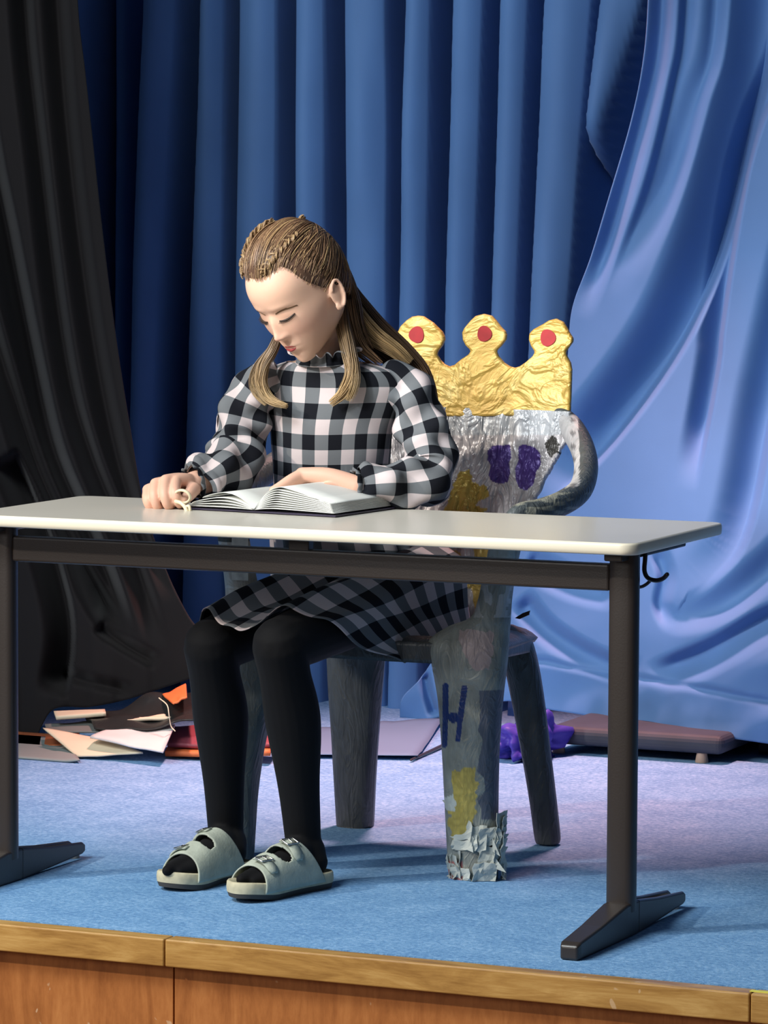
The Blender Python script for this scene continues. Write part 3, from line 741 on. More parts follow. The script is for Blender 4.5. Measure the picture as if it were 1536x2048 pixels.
# torn paper round the foot of the front leg
rs = np.random.RandomState(4); mb = MB()
pc = onz(950, 1758, 0); pc[1] = .42
for k in range(26):
    an = rs.uniform(PI*1.0, PI*2.1); hgt = rs.uniform(.004, .11) if an > PI*1.35 else rs.uniform(.004, .05)
    rx, ry = .047, .036
    c = np.array([pc[0]+rx*math.cos(an), .425+ry*math.sin(an), hgt]); tg = np.array([-math.sin(an), math.cos(an)*.8, 0]); out = np.array([math.cos(an), math.sin(an), 0])
    n1 = rs.uniform(.013, .024); n2 = rs.uniform(.013, .026); tilt = rs.uniform(-.25, .3)
    upv = np.array([0, 0, 1.])*math.cos(tilt)+out*math.sin(tilt)
    G = []
    for i in range(5):
        for j in range(5):
            u, v = i/2-1, j/2-1
            G.append(c+tg*n1*u*(1+.3*rs.rand())+upv*n2*v*(1+.3*rs.rand())+out*(.004*rs.rand()+.006*u*u*(rs.rand())))
    G = np.array(G); G[:, 2] = np.maximum(G[:, 2], .002)
    mb.add(G, gridf(5, 5))
for tip, base in (((1012, 1745), (985, 1722)), ((1000, 1712), (985, 1690)), ((893, 1762), (905, 1752)), ((884, 1600), (902, 1612))):
    t_ = at(*tip, .40); b_ = at(*base, .40); nrm = np.array([0, 0, .012])
    mb.add([b_+nrm, b_-nrm, t_, b_+np.array([0, .01, 0])], [(0, 1, 2), (0, 2, 3), (1, 3, 2)])
o = mb.build('torn_paper', MAT['torn'], rc, False); solid(o, .001, 1)
# paper label on the other arm post
pp = at(490, 1116, .40)
o = obj('paper_label', *box((pp[0], .378, pp[2]), (.036, .002, .085)), plain('white_label', (.75, .75, .66), .6, var=.2, vscale=60), rc, False)
# black ribbon end poking out behind
V, f = prism([at(1030, 1236, .86), at(1046, 1226, .86), at(1060, 1221, .86), at(1058, 1230, .86), at(1040, 1238, .86)], (0, .004, 0), None)
obj('ribbon_end', V, f, MAT['hook'], rc, False)

# ---------------------------------------------------------------- the book
bk0 = onz(508, 1026, .72)
rb = root('open_book', (bk0[0], bk0[1]+.1, .7205), 'open thick book with fanned white pages and a dark cover on the table', 'book')
ang = math.atan2(.031, .225)
ud = np.array([math.cos(-.10), math.sin(-.10), 0]); vd = np.array([.10, 1, 0]); vd /= np.linalg.norm(vd)
SP = np.array([bk0[0], bk0[1], 0]); HB = .225
def leafblock(wd, h0, pk, h1, sgn, zb, thick, mat, name, n=36, lift=0, up_=.3):
    """curved sheet from the spine outwards"""
    V = []
    for i in range(n):
        u = i/(n-1)
        z = zb+h0*(1-u)+pk*math.sin(PI*min(1, u/up_)*.5)*(1-u)**.8*1.25+h1*u
        for v in (0, .33, .66, 1):
            P_ = SP+ud*sgn*(wd*u)+vd*HB*v; V.append((P_[0], P_[1], z+lift*v*u))
    o = obj(name, V, gridf(n, 4), mat, rb); solid(o, thick, 0); return o
WR, WL = .178, .150
for wd, sg in ((WR+.006, 1), (WL+.006, -1)):
    V = []
    for u in (0, 1):
        for v in (-.004, HB+.004):
            P_ = SP+ud*sg*wd*u+vd*v
            V.append((P_[0], P_[1], .7225))
    o = obj('cover', V, [(0, 1, 3, 2)], MAT['cover'], rb, False); solid(o, .0025, 0)
for k in range(9):
    q = k/8
    leafblock(WR*(1-.04*q), .002, .004+.034*q, .003+.017*q**1.1, 1, .7245, .0016 if k < 8 else .0012, MAT['page'], 'page', up_=.30+.05*q)
for k in range(4):
    q = k/3
    leafblock(WL*(1-.06*q), .002, .002+.024*q, .003+.006*q, -1, .7245, .0014, MAT['page'], 'page', up_=.75)
leafblock(WL*.78, .002, .034, .020, -1, .7245, .0008, MAT['page'], 'page', up_=.8)
leafblock(WR*.93, .002, .047, .018, 1, .7245, .0008, MAT['page'], 'page', up_=.42)

# ---------------------------------------------------------------- the girl
gr = root('person', (-.80, .35, 0), 'girl in a black and white checked dress sitting at the table reading an open book', 'person')
# head frame
yaw, pit, rol = -.734, .608, -.036
def Rm(a, b, c):
    ca, sa, cb_, sb, cc, s2 = math.cos(a), math.sin(a), math.cos(b), math.sin(b), math.cos(c), math.sin(c)
    return np.array([[ca, -sa, 0], [sa, ca, 0], [0, 0, 1]])@np.array([[1, 0, 0], [0, cb_, -sb], [0, sb, cb_]])@np.array([[cc, 0, s2], [0, 1, 0], [-s2, 0, cc]])
Bm = np.stack([RC, FW, UC], 1)
MW = Bm@Rm(yaw, pit, rol)
HP = at(600, 580.7, .42); HS = 1110./(F/float((HP-CAM)@FW))
def h2w(P):
    P = np.asarray(P, float)*np.array([1, -1, 1]); return HP+HS*(P@MW.T)
def w2h(P):
    return ((np.asarray(P)-HP)/HS)@MW*np.array([1, -1, 1])
def g2(x, z, cx_, cz, sx, sz): return np.exp(-((x-cx_)/sx)**2-((z-cz)/sz)**2)
def skull_adj(x, y, z):
    return x*(1+.05*sm((z+.01)/.05)), y+.0085*np.exp(-((z-.052)/.036)**2)*sm(y/.05), z
def headmesh(nl=360, nt=260):
    th_ = np.linspace(.001, PI-.001, nt)[:, None]; ph = (np.arange(nl)/nl*2*PI)[None, :]
    dx = np.sin(th_)*np.sin(ph); dy = np.sin(th_)*np.cos(ph); dz = np.cos(th_)*np.ones_like(ph)
    ex_ = 2.15
    k_ = (np.abs(dx)**ex_+np.abs(dy)**ex_+np.abs(dz)**ex_)**(-1/ex_)
    x = .0715*dx*k_; y = .092*dy*k_; z = .115*dz*k_+.005
    t = np.clip(-(z-.0)/.11, 0, 1)
    x = x*(1-.43*t**1.75)
    y = np.where(y < 0, y*(1-.45*t), y*(1-.04*t**2))
    y = y-.006*(y < 0)*(1-t)
    fr = sm(y/.05)
    tj = np.clip((-z-.045)/.06, 0, 1)
    y = y+.018*sm(tj)*fr; z = z-.015*sm(tj)*fr
    x, y, z = skull_adj(x, y, z)
    # temples
    x = x*(1-.05*np.exp(-((z-.015)/.03)**2)*fr)
    D = np.zeros_like(x)
    ax = np.abs(x)
    D += -.0085*g2(ax, z, .029, .002, .017, .012)         # eye sockets
    D += -.004*g2(x, z, 0, .004, .010, .010)              # nasion
    D += .0055*g2(ax, z, .0295, -.001, .0125, .0078)      # eyeballs under the lids
    D += .0028*g2(ax, z, .028, .015, .020, .007)          # brow
    D += .0050*g2(ax, z, .038, -.044, .024, .032)         # cheeks
    brid = np.clip((.006-z)/.046, 0, 1)                    # bridge grows downwards
    D += (.003+.0125*brid**1.3)*np.exp(-(x/(.0062+.0045*brid))**2)*sm((z+.052)/.010)*sm((.018-z)/.02)
    D += .0045*g2(x, z, 0, -.037, .0085, .0075)
    D += .0055*g2(ax, z, .0105, -.041, .0055, .0055)       # alae
    D += -.003*g2(x, z, 0, -.053, .004, .005)
    D += .0050*g2(x, z, 0, -.069, .026, .015)              # muzzle
    D += .0024*g2(x, z, 0, -.0645, .013, .0032)+.0030*g2(x, z, 0, -.0745, .0115, .0042)
    D += -.0030*g2(x, z, 0, -.0695, .017, .0016)
    D += -.0038*g2(x, z, 0, -.0850, .014, .0050)
    D += .0065*g2(x, z, 0, -.112, .017, .013)              # chin
    y = y+D*fr
    V = np.stack([x, y, z], -1).reshape(-1, 3)
    f = gridf(nt, nl, False, True)+[tuple(range(nl))[::-1], tuple((nt-1)*nl+j for j in range(nl))]
    return V, f
HV, HF = headmesh()
def fs(x, z):
    """y of the face surface at local x, z"""
    m = HV[:, 1] > .02; Q = HV[m]; d = (Q[:, 0]-x)**2+(Q[:, 2]-z)**2; i = np.argsort(d)[:4]; w_ = 1/(d[i]+1e-9); return float((Q[i, 1]*w_).sum()/w_.sum())
body = MB(); body.add(h2w(HV), HF)
# ears
for sd in (1, -1):
    pts = []
    for k in range(28):
        t = -2.0+k/27*4.6
        pts.append((sd*(.0735+.006*math.cos(t*.5)+.004), -.012-.0135*math.cos(t-.35)*1.0+.006, -.019+.027*math.sin(t)*(1 if math.sin(t) > 0 else .82)))
    V, f = tube(h2w(pts), .0032*HS, 8); body.add(V, f)
    Re = np.array([[1, 0, 0], [0, 1, 0], [0, 0, 1.]])
    V, f = blob((0, 0, 0), (.0036, .0128, .0245), None, 12)
    V = V + np.array([sd*.0770, -.004, -.018]); V[:, 0] -= sd*(.10*(V[:, 1]+.004))*1.6; body.add(h2w(V), f)
    V, f = blob((sd*.0778, .003, -.038), (.004, .007, .008), None, 8); body.add(h2w(V), f)
def limb(P, r, n=24, seg=20):
    P = np.array(P, float); Q = catmull(P, n); R_ = catmull(np.array([[q] for q in r]), n)[:, 0]; return tube(Q, R_, seg)
ntop = h2w((0, -.030, -.055)); nbase = at(648, 745, .53)
body.add(*limb([ntop, (ntop+nbase)/2+np.array([0, .004, 0]), nbase], [.046, .043, .050]))
# torso underneath the dress
def ell(c, rx, ry, n=32, rot=0):
    t = np.arange(n)/n*2*PI; x = np.cos(t)*rx; y = np.sin(t)*ry; return np.stack([c[0]+x*math.cos(rot)-y*math.sin(rot), c[1]+x*math.sin(rot)+y*math.cos(rot), np.full(n, c[2])], 1)
TR = [  # px centre x, py, b, half width, half depth
    (652, 716, .52, .050, .050), (657, 725, .52, .092, .060), (664, 738, .53, .134, .070), (668, 765, .54, .154, .078), (668, 800, .545, .148, .083), (664, 850, .55, .134, .086),
    (663, 900, .56, .129, .086), (663, 945, .575, .126, .086), (668, 985, .59, .132, .094), (680, 1040, .61, .146, .108), (695, 1100, .63, .156, .122), (705, 1170, .65, .165, .135), (715, 1225, .66, .17, .14)]
ROT = -.10
V = []
for x, y, b, rx, ry in TR: V.append(ell(at(x, y, b), rx*.9, ry*.88, 32, ROT))
nr_ = len(TR); V = np.concatenate(V); body.add(V, flip(gridf(nr_, 32, False, True))+[tuple(range(32)), tuple((nr_-1)*32+j for j in range(32))[::-1]])
# hips, thighs, shins
KR, KL = at(422, 1292, .15), at(560, 1290, .10)
AR, AL = at(452, 1672, .265), at(607, 1690, .205)
hipR, hipL = np.array([-.83, .63, .535]), np.array([-.68, .63, .535])
for h_, k_, a_ in ((hipR, KR, AR), (hipL, KL, AL)):
    body.add(*limb([h_, (h_+k_)/2, k_], [.058, .052, .044])); dq = a_-k_
    body.add(*limb([k_, k_+dq*.15+np.array([0, .006, 0]), k_+dq*.38+np.array([.0, .018, 0]), k_+dq*.7+np.array([0, .010, 0]), a_], [.044, .041, .044, .032, .026]))
# left arm (right side of the photo)
shL = at(800, 775, .55); elL = at(862, 955, .50); wrL = at(712, 972, .365)
body.add(*limb([at(*q) for q in [(790, 770, .55), (815, 785, .55), (842, 840, .545), (860, 900, .53), (862, 950, .50), (830, 966, .455), (785, 972, .415), (745, 973, .385), (712, 973, .365)]], [.030, .034, .033, .030, .028, .027, .026, .024, .021], 40))
shR = at(535, 775, .50); elR = at(474, 925, .44); wrR = at(385, 968, .290)
body.add(*limb([at(*q) for q in [(545, 770, .51), (520, 785, .50), (492, 830, .485), (480, 880, .46), (472, 925, .42), (440, 945, .365), (412, 960, .325), (385, 968, .290)]], [.030, .034, .033, .030, .028, .027, .026, .024], 40))
# --- right hand: loose fist on the table
def fing(pts, r): return limb(pts, r, 26, 14)
kn = [at(352, 962, .235), at(332, 961, .222), at(312, 968, .220), at(297, 980, .226)]  # knuckles index -> little
palm = at(362, 982, .262)
for k_ in kn:
    body.add(*limb([wrR+(k_-wrR)*.05, (wrR+k_)/2+np.array([0, 0, .003]), k_], [.019, .016, .0125]))
body.add(*blob(at(345, 990, .25), (.026, .028, .020)))
tips = [((350, 985, .195), (358, 1006, .200), (362, 1010, .222)), ((329, 986, .190), (335, 1010, .190), (343, 1012, .212)), ((309, 990, .192), (314, 1012, .192), (322, 1012, .212)), ((295, 998, .202), (300, 1013, .202), (308, 1012, .218))]
for k_, (a_, b_, c_2) in zip(kn, tips):
    body.add(*fing([k_, at(*a_), at(*b_), at(*c_2)], [.0118, .0108, .0092, .0082]))
# thumb from the side of the palm, towards the ring
body.add(*fing([at(388, 978, .262), at(378, 990, .225), at(368, 1000, .205), at(356, 1004, .196)], [.014, .0125, .0105, .009]))
# --- left hand lying on the right page
knL = [at(604, 948, .335), at(618, 952, .355), at(632, 957, .375), at(646, 962, .392)]
for i, k_ in enumerate(knL):
    body.add(*limb([wrL, (wrL+k_)/2+np.array([0, 0, .006]), k_], [.021, .018, .0135]))
body.add(*blob(at(655, 968, .37), (.034, .026, .014)))
ft = [((580, 960, .312), (560, 972, .296), (546, 980, .286)), ((592, 962, .330), (570, 975, .315), (556, 983, .306)), ((606, 965, .352), (586, 978, .340), (572, 984, .330)), ((622, 970, .372), (604, 980, .362), (592, 985, .355))]
for k_, (a_, b_, c_2) in zip(knL, ft): body.add(*fing([k_, at(*a_), at(*b_), at(*c_2)], [.0118, .0105, .0088, .0078]))
body.add(*fing([at(668, 976, .345), at(640, 980, .318), at(615, 982, .300), at(598, 984, .290)], [.0135, .012, .0105, .009]))
BV, BF = voxel(body, .0023, 2)
hl = w2h(BV)
sk = np.tile(np.array([.80, .50, .355]), (len(BV), 1))
hx, hy, hz = hl[:, 0], hl[:, 1], hl[:, 2]; fr = (hy > .02) & (np.abs(hx) < .09) & (hz > -.13) & (hz < .13)
def mixc(w_, c):
    global sk
    w_ = np.clip(w_, 0, 1)[:, None]; sk = sk*(1-w_)+np.array(c)*w_
mixc(.30*g2(np.abs(hx), hz, .040, -.036, .024, .022)*fr, (.82, .38, .30))
mixc(.35*g2(hx, hz, 0, -.040, .012, .010)*fr, (.76, .40, .31))
mixc(.6*g2(np.abs(hx), hz, .0295, -.002, .0155, .0065)*fr, (.46, .25, .17))  # eyelid shading painted into the skin colour
hand = (BV[:, 2] < .86) & (BV[:, 1] < .42)
mixc(.5*hand, (.72, .40, .30))
obj('body', BV, BF, MAT['skin'], gr, colr=sk)
# lips, lashes, brows as fine geometry on the face
def facegrid(fx, fz, nu_, nv_, lift):
    P_ = []
    for i in range(nu_):
        for j in range(nv_):
            u, v = i/(nu_-1)*2-1, j/(nv_-1)*2-1
            x, z = fx(u, v), fz(u, v); P_.append((x, fs(x, z)+lift*(1-.6*abs(v))*(1-abs(u)**4*.8), z))
    return h2w(P_), gridf(nu_, nv_)
mb = MB()
V, f = facegrid(lambda u, v: .0148*u, lambda u, v: -.0695+(v+1)/2*(.0055*(1-u*u)**.8*(1-.22*math.exp(-(u/.18)**2)))+.0006, 27, 6, .0014); mb.add(V, f)
V, f = facegrid(lambda u, v: .0138*u, lambda u, v: -.0698-(v+1)/2*(.0072*(1-u*u)**.7), 27, 6, .0016); mb.add(V, flip(f))
o = mb.build('lips', MAT['lip'], gr)
for sd in (1, -1):
    pts = []
    for k in range(18):
        u = k/17*2-1; x = sd*(.0295+.0135*u); z = -.0065-.0030*(1-u*u)+.0020*u; pts.append((x, fs(x, z)+.0012, z))
    V, f = tube(h2w(pts), .0019*np.sin(np.linspace(.25, 2.9, 18))**.5+.0003, 6); mb = MB(); mb.add(V, f)
    for k in range(22):
        u = k/21*2-1; x = sd*(.0295+.0138*u); z = -.0070-.0030*(1-u*u)+.0020*u; y = fs(x, z)
        p0 = (x, y+.001, z); p1 = (x+sd*.0016*u+sd*.0006, y+.0036, z-.0026); p2 = (x+sd*.003*u+sd*.0012, y+.0054, z-.0032)
        V, f = tube(h2w([p0, p1, p2]), [.0006, .0004, .0002], 4); mb.add(V, f)
    # lid crease
    mb.build('eyelash', MAT['lash'], gr)
    mb = MB()
    for k in range(110):
        u = k/109*2-1; x = sd*(.0300+.0175*u); z = .0165+.0026*(1-(u-.25)**2)+(k % 3-1)*.0009-.0095; y = fs(x, z)+.0003
        x2 = x+sd*.0038; z2 = z+.0012*(1 if u < .2 else -.6); 
        V, f = tube(h2w([(x, y, z), (x2, fs(x2, z2)+.0008, z2)]), [.0006*(1-.4*abs(u)), .0003], 4); mb.add(V, f)
    mb.build('eyebrow', MAT['brow'], gr)

# --- hair
rs = np.random.RandomState(11)
hb = MB()
dark = np.array([.085, .046, .028]); mid_ = np.array([.23, .130, .068]); blond = np.array([.62, .42, .20])
def hcol(t, k): 
    base = dark*(1-k)+mid_*k
    return base
def scalp(d, offv):
    """point on the skull surface in head coordinates for direction d"""
    d = np.asarray(d, float); d = d/np.linalg.norm(d, axis=-1)[..., None]
    ex_ = 2.15; k_ = (np.abs(d[..., 0])**ex_+np.abs(d[..., 1])**ex_+np.abs(d[..., 2])**ex_)**(-1/ex_)
    p = np.stack([.0715*d[..., 0]*k_, .092*d[..., 1]*k_-.006*(d[..., 1] < 0), .115*d[..., 2]*k_+.005], -1)
    p = np.stack(skull_adj(p[..., 0], p[..., 1], p[..., 2]), -1)
    return p*(1+np.asarray(offv)[..., None]/.095)
# scalp cap
nt, nl = 90, 160
th_ = np.linspace(0, 1, nt)[:, None]; ph = (np.arange(nl)/nl*2*PI)[None, :]
def hairline(ph_):
    """polar angle where the hair ends: ph 0 = face side"""
    p_ = np.abs(np.mod(np.asarray(ph_)+PI, 2*PI)-PI)
    return np.interp(p_, [0, .45, .80, 1.0, 1.22, 1.42, 1.7, 2.2, PI], [.96, .96, .90, 1.02, 1.38, 1.60, 1.75, 2.0, 2.15])
TT = th_*hairline(ph)*.96
dd = np.stack([np.sin(TT)*np.sin(ph)*np.ones_like(TT), np.sin(TT)*np.cos(ph), np.cos(TT)], -1)
cap = scalp(dd, .0055*(1-sm((th_-.80)/.2))*np.ones_like(TT)+.0003)
tw = np.clip(-cap[..., 2]/.11, 0, 1); cap[..., 0] *= 1-.3*tw**1.3
TTf = 1
cc = np.tile(dark*1.3, (nt*nl, 1)); cc = cc*(1+.5*noise2(np.repeat(np.arange(nt), nl)/9., np.tile(np.arange(nl), nt)/2.))[:, None]
hb.add(h2w(cap.reshape(-1, 3)), flip(gridf(nt, nl, False, True)), cc)
def strand(P, r0, r1, c0, c1, seg=4):
    n = len(P); t = np.linspace(0, 1, n); r = (r0*(1-t)+r1*t)*(.35+.65*sm(t*7)*sm((1-t)*7+.1))
    V, f = tube(P, r, seg, caps=False); cw = np.repeat(c0[None]*(1-t[:, None])+c1[None]*t[:, None], seg, 0); hb.add(V, f, cw)
# swept-back strands over the skull
knot = np.array([0, -.75, .62]); knot /= np.linalg.norm(knot)
for k in range(3200):
    ph_ = rs.uniform(-PI*.80, PI*.80); hlv = float(hairline(np.array([ph_]))[0])*rs.uniform(.50, 1.03)
    d0 = np.array([math.sin(hlv)*math.sin(ph_), math.sin(hlv)*math.cos(ph_), math.cos(hlv)])
    tgt = knot+np.array([.25*math.sin(ph_), 0, rs.uniform(-.4, .05)]); tgt /= np.linalg.norm(tgt)
    n = 16; t = np.linspace(0, rs.uniform(.6, 1.0), n)[:, None]
    om = math.acos(np.clip(d0@tgt, -1, 1)); D_ = (np.sin((1-t)*om)*d0+np.sin(t*om)*tgt)/math.sin(om)
    lump = .0022*np.sin(9*ph_+2*t[:, 0])
    P_ = scalp(D_, .0062+lump+rs.uniform(-.001, .0022)*np.ones(n)-.0058*np.exp(-t[:, 0]*8)*(hlv > .85*float(hairline(np.array([ph_]))[0])))
    tw = np.clip(-P_[:, 2]/.11, 0, 1); P_[:, 0] *= 1-.3*tw**1.3
    kk = rs.rand(); c0 = dark*(1-kk)+mid_*kk*1.2
    if rs.rand() < .2: c0 = mid_*.4+blond*.6
    strand(h2w(P_), .0008, .0008, c0*1.15, c0)
# braids lying on the skull
def px2dir(px_, py_):
    """direction on the skull that shows at a place in the head's own picture plane"""
    X = (px_-600)/1110.; Zv = -(py_-580.7)/1110.
    o_ = np.array([X, -.3, Zv]); dv = np.array([0, 1., 0])
    R_ = Rm(yaw, pit, rol)
    for t in np.linspace(0, .3, 500):
        q = (o_+dv*t)@R_*np.array([1, -1, 1])
        if (abs(q[0])/.0715)**2.15+(abs(q[1])/.092)**2.15+(abs(q[2]-.005)/.115)**2.15 < 1: return (q-np.array([0, 0, .005]))/np.array([.0715, .092, .115])
    return (q-np.array([0, 0, .005]))/np.array([.0715, .092, .115])
def unit2p(Dv):
    Dv = np.array(Dv); q = Dv*np.array([.0715, .092, .115])+np.array([0, 0, .005]); return np.array(skull_adj(*q))
def braid(pl, wdt=.0085):
    P_ = catmull([unit2p(px2dir(x, y)) for x, y in pl], 70)
    nrm = P_/np.linalg.norm(P_, axis=1)[:, None]
    T = np.gradient(P_, axis=0); T /= np.linalg.norm(T, axis=1)[:, None]; S = np.cross(T, nrm)
    L = np.cumsum(np.r_[0, np.linalg.norm(np.diff(P_, axis=0), axis=1)])
    for s3 in range(3):
        phs = L/.016*2*PI/1.0*.5+s3*2*PI/3
        for q in range(9):
            jit = rs.randn(3)*.0011
            Q = P_+nrm*(.0060+.0034*np.sin(2*phs)[:, None]*.9)+S*(wdt*np.cos(phs))[:, None]+jit
            kk = rs.rand(); c0 = mid_*(1-kk)+blond*kk
            strand(h2w(Q), .0019, .0015, c0*.7, c0*.8, 5)
braid([(500, 552), (496, 520), (506, 486), (524, 462), (550, 446)], .006)
braid([(532, 552), (560, 512), (588, 480), (600, 455), (606, 441)], .007)
# hanging locks
def lock(guide, rad, N, c0, c1, seed, jit=.3, rr=.0013, curl=0, flatb=.6):
    """guide: list of (px,py,b); rad: list of radii along it"""
    rs_ = np.random.RandomState(seed); G = catmull([at(*g) for g in guide], 30); R_ = catmull(np.array([[r] for r in rad]), 30)[:, 0]
    T, Nn, Bn = frames(G, (0, 1, 0))
    for k in range(N):
        a = rs_.uniform(0, 2*PI); q = math.sqrt(rs_.rand()); e = int(30-10*rs_.rand()**2.2)
        ca = q*math.cos(a); cb_ = q*math.sin(a)*flatb; tw_ = rs_.uniform(-.8, .8)*jit
        t = np.linspace(0, 1, 30)
        A_ = ca*np.cos(tw_*t*3)-cb_*np.sin(tw_*t*3); B_ = ca*np.sin(tw_*t*3)+cb_*np.cos(tw_*t*3)
        P_ = G+Nn*(R_*A_)[:, None]+Bn*(R_*B_)[:, None]+ (rs_.randn(3)*.0008)*t[:, None]
        kk = rs_.rand(); cc0 = c0*(.55+.9*kk); cc1 = c1*(.45+.7*rs_.rand())
        strand(P_[:e], rr, rr*.5, cc0, cc1)
# back hair flowing over the far shoulder (towards the right of the photo)
lock([(640, 560, .56), (672, 575, .58), (702, 612, .585), (745, 665, .60), (800, 715, .62), (840, 760, .645), (858, 830, .67), (862, 900, .69)], [.030, .034, .034, .036, .034, .028, .022, .010], 420, mid_*.6, mid_*1.1, 1)
lock([(660, 520, .52), (686, 570, .53), (708, 620, .54), (745, 668, .55), (790, 700, .575), (825, 730, .60)], [.014, .018, .018, .020, .016, .010], 200, mid_*.8, blond*1.1, 2)
lock([(648, 490, .50), (682, 545, .52), (700, 600, .53), (710, 660, .52), (740, 710, .53)], [.018, .020, .022, .024, .015], 160, mid_*.7, mid_, 6)
lock([(694, 600, .505), (702, 650, .505), (718, 695, .515), (765, 735, .53)], [.016, .018, .02, .014], 120, mid_*.8, mid_*1.2, 3)
# near front lock (right in the photo)
lock([(682, 600, .50), (684, 650, .475), (696, 700, .455), (704, 745, .445), (688, 785, .44), (656, 812, .435)], [.009, .012, .014, .014, .013, .007], 230, dark*1.2, blond*1.0, 4, .9, .0010)
lock([(684, 600, .50), (688, 650, .475), (700, 700, .455), (708, 745, .447), (706, 775, .44), (694, 806, .437)], [.009, .012, .013, .013, .012, .008], 150, dark*1.2, blond*.8, 14, .9, .0010)
# far front lock (left in the photo)
lock([(560, 660, .47), (545, 700, .45), (526, 735, .44), (524, 770, .435), (542, 800, .43), (580, 814, .425)], [.007, .011, .013, .013, .011, .006], 230, dark*1.2, blond*1.0, 5, .9, .0010)
lock([(560, 660, .47), (546, 700, .455), (519, 735, .445), (509, 765, .44), (516, 790, .435), (536, 812, .43)], [.007, .012, .013, .012, .010, .006], 150, dark*1.2, blond*.8, 15, .9, .0010)
hb.build('hair', MAT['hair'], gr)

# --- dress
dr = MB(); nth = 160
def nz3(u, v, s): return noise2(u*s+3.1, v*s+1.7)
rows = catmull(np.array(TR[1:]), 150)
V = []; UVs = []; acc = 0; prev = None
for i, (x, y, b, rx, ry) in enumerate(rows):
    c = at(x, y, b)
    if prev is not None: acc += np.linalg.norm(c-prev)
    prev = c
    t = np.arange(nth+1)/nth*2*PI
    fl = sm((y-960)/120); sm_ = math.exp(-((y-946)/16)**2)
    rip = 1+fl*.05*np.sin(t*17+3*np.sin(t*3))+.012*np.sin(t*5+y/40.)+sm_*.012*np.sin(t*60)
    X = np.cos(t)*rx*rip; Y = np.sin(t)*ry*rip
    V.append(np.stack([c[0]+X*math.cos(ROT)-Y*math.sin(ROT), c[1]+X*math.sin(ROT)+Y*math.cos(ROT), np.full(nth+1, c[2]-.004*np.sin(t*2)*fl)], 1))
    UVs.append(np.stack([t*.128+.012, np.full(nth+1, -acc)+.02+.002*np.sin(t*3)], 1))
dr.add(np.concatenate(V), gridf(150, nth+1), uv=np.concatenate(UVs))
def sleeve(P, r, r2=None, n=110, seg=72, u0=0, v0=0, twist=0, wr_=.004, seed=0, mb=dr, usc=.055):
    Q = catmull(P, n); R_ = catmull(np.array([[q] for q in r]), n)[:, 0]
    T, N, Bn = frames(Q, (0, 1, 0)); t = np.arange(seg+1)/seg*2*PI
    L = np.cumsum(np.r_[0, np.linalg.norm(np.diff(Q, axis=0), axis=1)])
    V = []; U = []
    for i in range(n):
        w_ = 1+wr_/R_[i]*(np.sin(t*3+L[i]*60+seed)+.8*np.sin(t*2-L[i]*85+seed*2)+1.5*noise2(t*2+seed, np.full(seg+1, L[i]*30)))
        if i > n-14: w_ = w_*(1+.10*math.sin((i-(n-14))/14*PI))
        V.append(Q[i]+N[i]*(R_[i]*w_*np.cos(t+twist))[:, None]+Bn[i]*(R_[i]*w_*np.sin(t+twist))[:, None])
        U.append(np.stack([t*usc+u0, np.full(seg+1, L[i]+v0)], 1))
    V = np.concatenate(V); V[:, 2] = np.maximum(V[:, 2], np.where(V[:, 1] < .415, .7225, -1))
    mb.add(V, flip(gridf(n, seg+1)), uv=np.concatenate(U)); return Q
SL = [(760, 752, .55), (800, 768, .55), (831, 815, .545), (853, 890, .53), (859, 948, .50), (835, 966, .455), (785, 971, .415), (745, 972, .385), (718, 973, .368)]
sleeve([at(*q) for q in SL], [.026, .043, .048, .051, .052, .050, .046, .040, .030], v0=.01, seed=1, wr_=.0055)
SR = [(562, 750, .51), (530, 766, .50), (496, 812, .485), (478, 880, .46), (470, 925, .42), (440, 945, .365), (412, 958, .325), (393, 966, .300)]
sleeve([at(*q) for q in SR], [.026, .044, .050, .052, .054, .050, .044, .034], v0=.0, seed=3, wr_=.0055)
# skirt draped over both thighs to the knees
ns, nb = 120, 90
V = []; U = []
for i in range(nb):
    w_ = i/(nb-1)
    for j in range(ns):
        s = j/(ns-1)
        # where this column of cloth ends, front edge
        hemb = np.interp(s, [0, .12, .25, .36, .46, .56, .66, .76, .86, 1], [.26, .20, .155, .120, .105, .130, .125, .17, .24, .40])
        b = .68+(hemb-.68)*w_
        kk = np.clip((.63-b)/(.63-.13), -.1, 1.1)
        R_ = hipR+(KR-hipR)*kk; L_ = hipL+(KL-hipL)*kk
        rad = .094-.026*kk
        mx_ = (R_[0]+L_[0])/2
        xk = [R_[0]-rad-.030, R_[0]-rad*.95, R_[0]-rad*.5, R_[0], R_[0]+rad*.6, mx_, L_[0]-rad*.5, L_[0]+.1*rad, L_[0]+rad*.85, L_[0]+rad+.012-.020*(1-kk), L_[0]+rad+.034-.030*(1-kk)]
        zk = [R_[2]-.045, R_[2]+.01, R_[2]+rad*.85, R_[2]+rad+.004, R_[2]+rad*.75, (R_[2]+L_[2])/2+rad*.48, L_[2]+rad*.85, L_[2]+rad+.004, L_[2]+rad*.60, L_[2]-.03, L_[2]-.098]
        sk_ = [0, .12, .21, .29, .37, .46, .56, .65, .76, .88, 1]
        x = np.interp(s, sk_, xk); z = np.interp(s, sk_, zk)
        fold = .006*math.sin(s*34+w_*6)*sm((w_-.1)/.5)+.008*float(noise2(s*9, w_*5))
        V.append((x, b, z+fold)); U.append((s*.50+.01, w_*.44+.013))
V = np.array(V).reshape(nb, ns, 3)
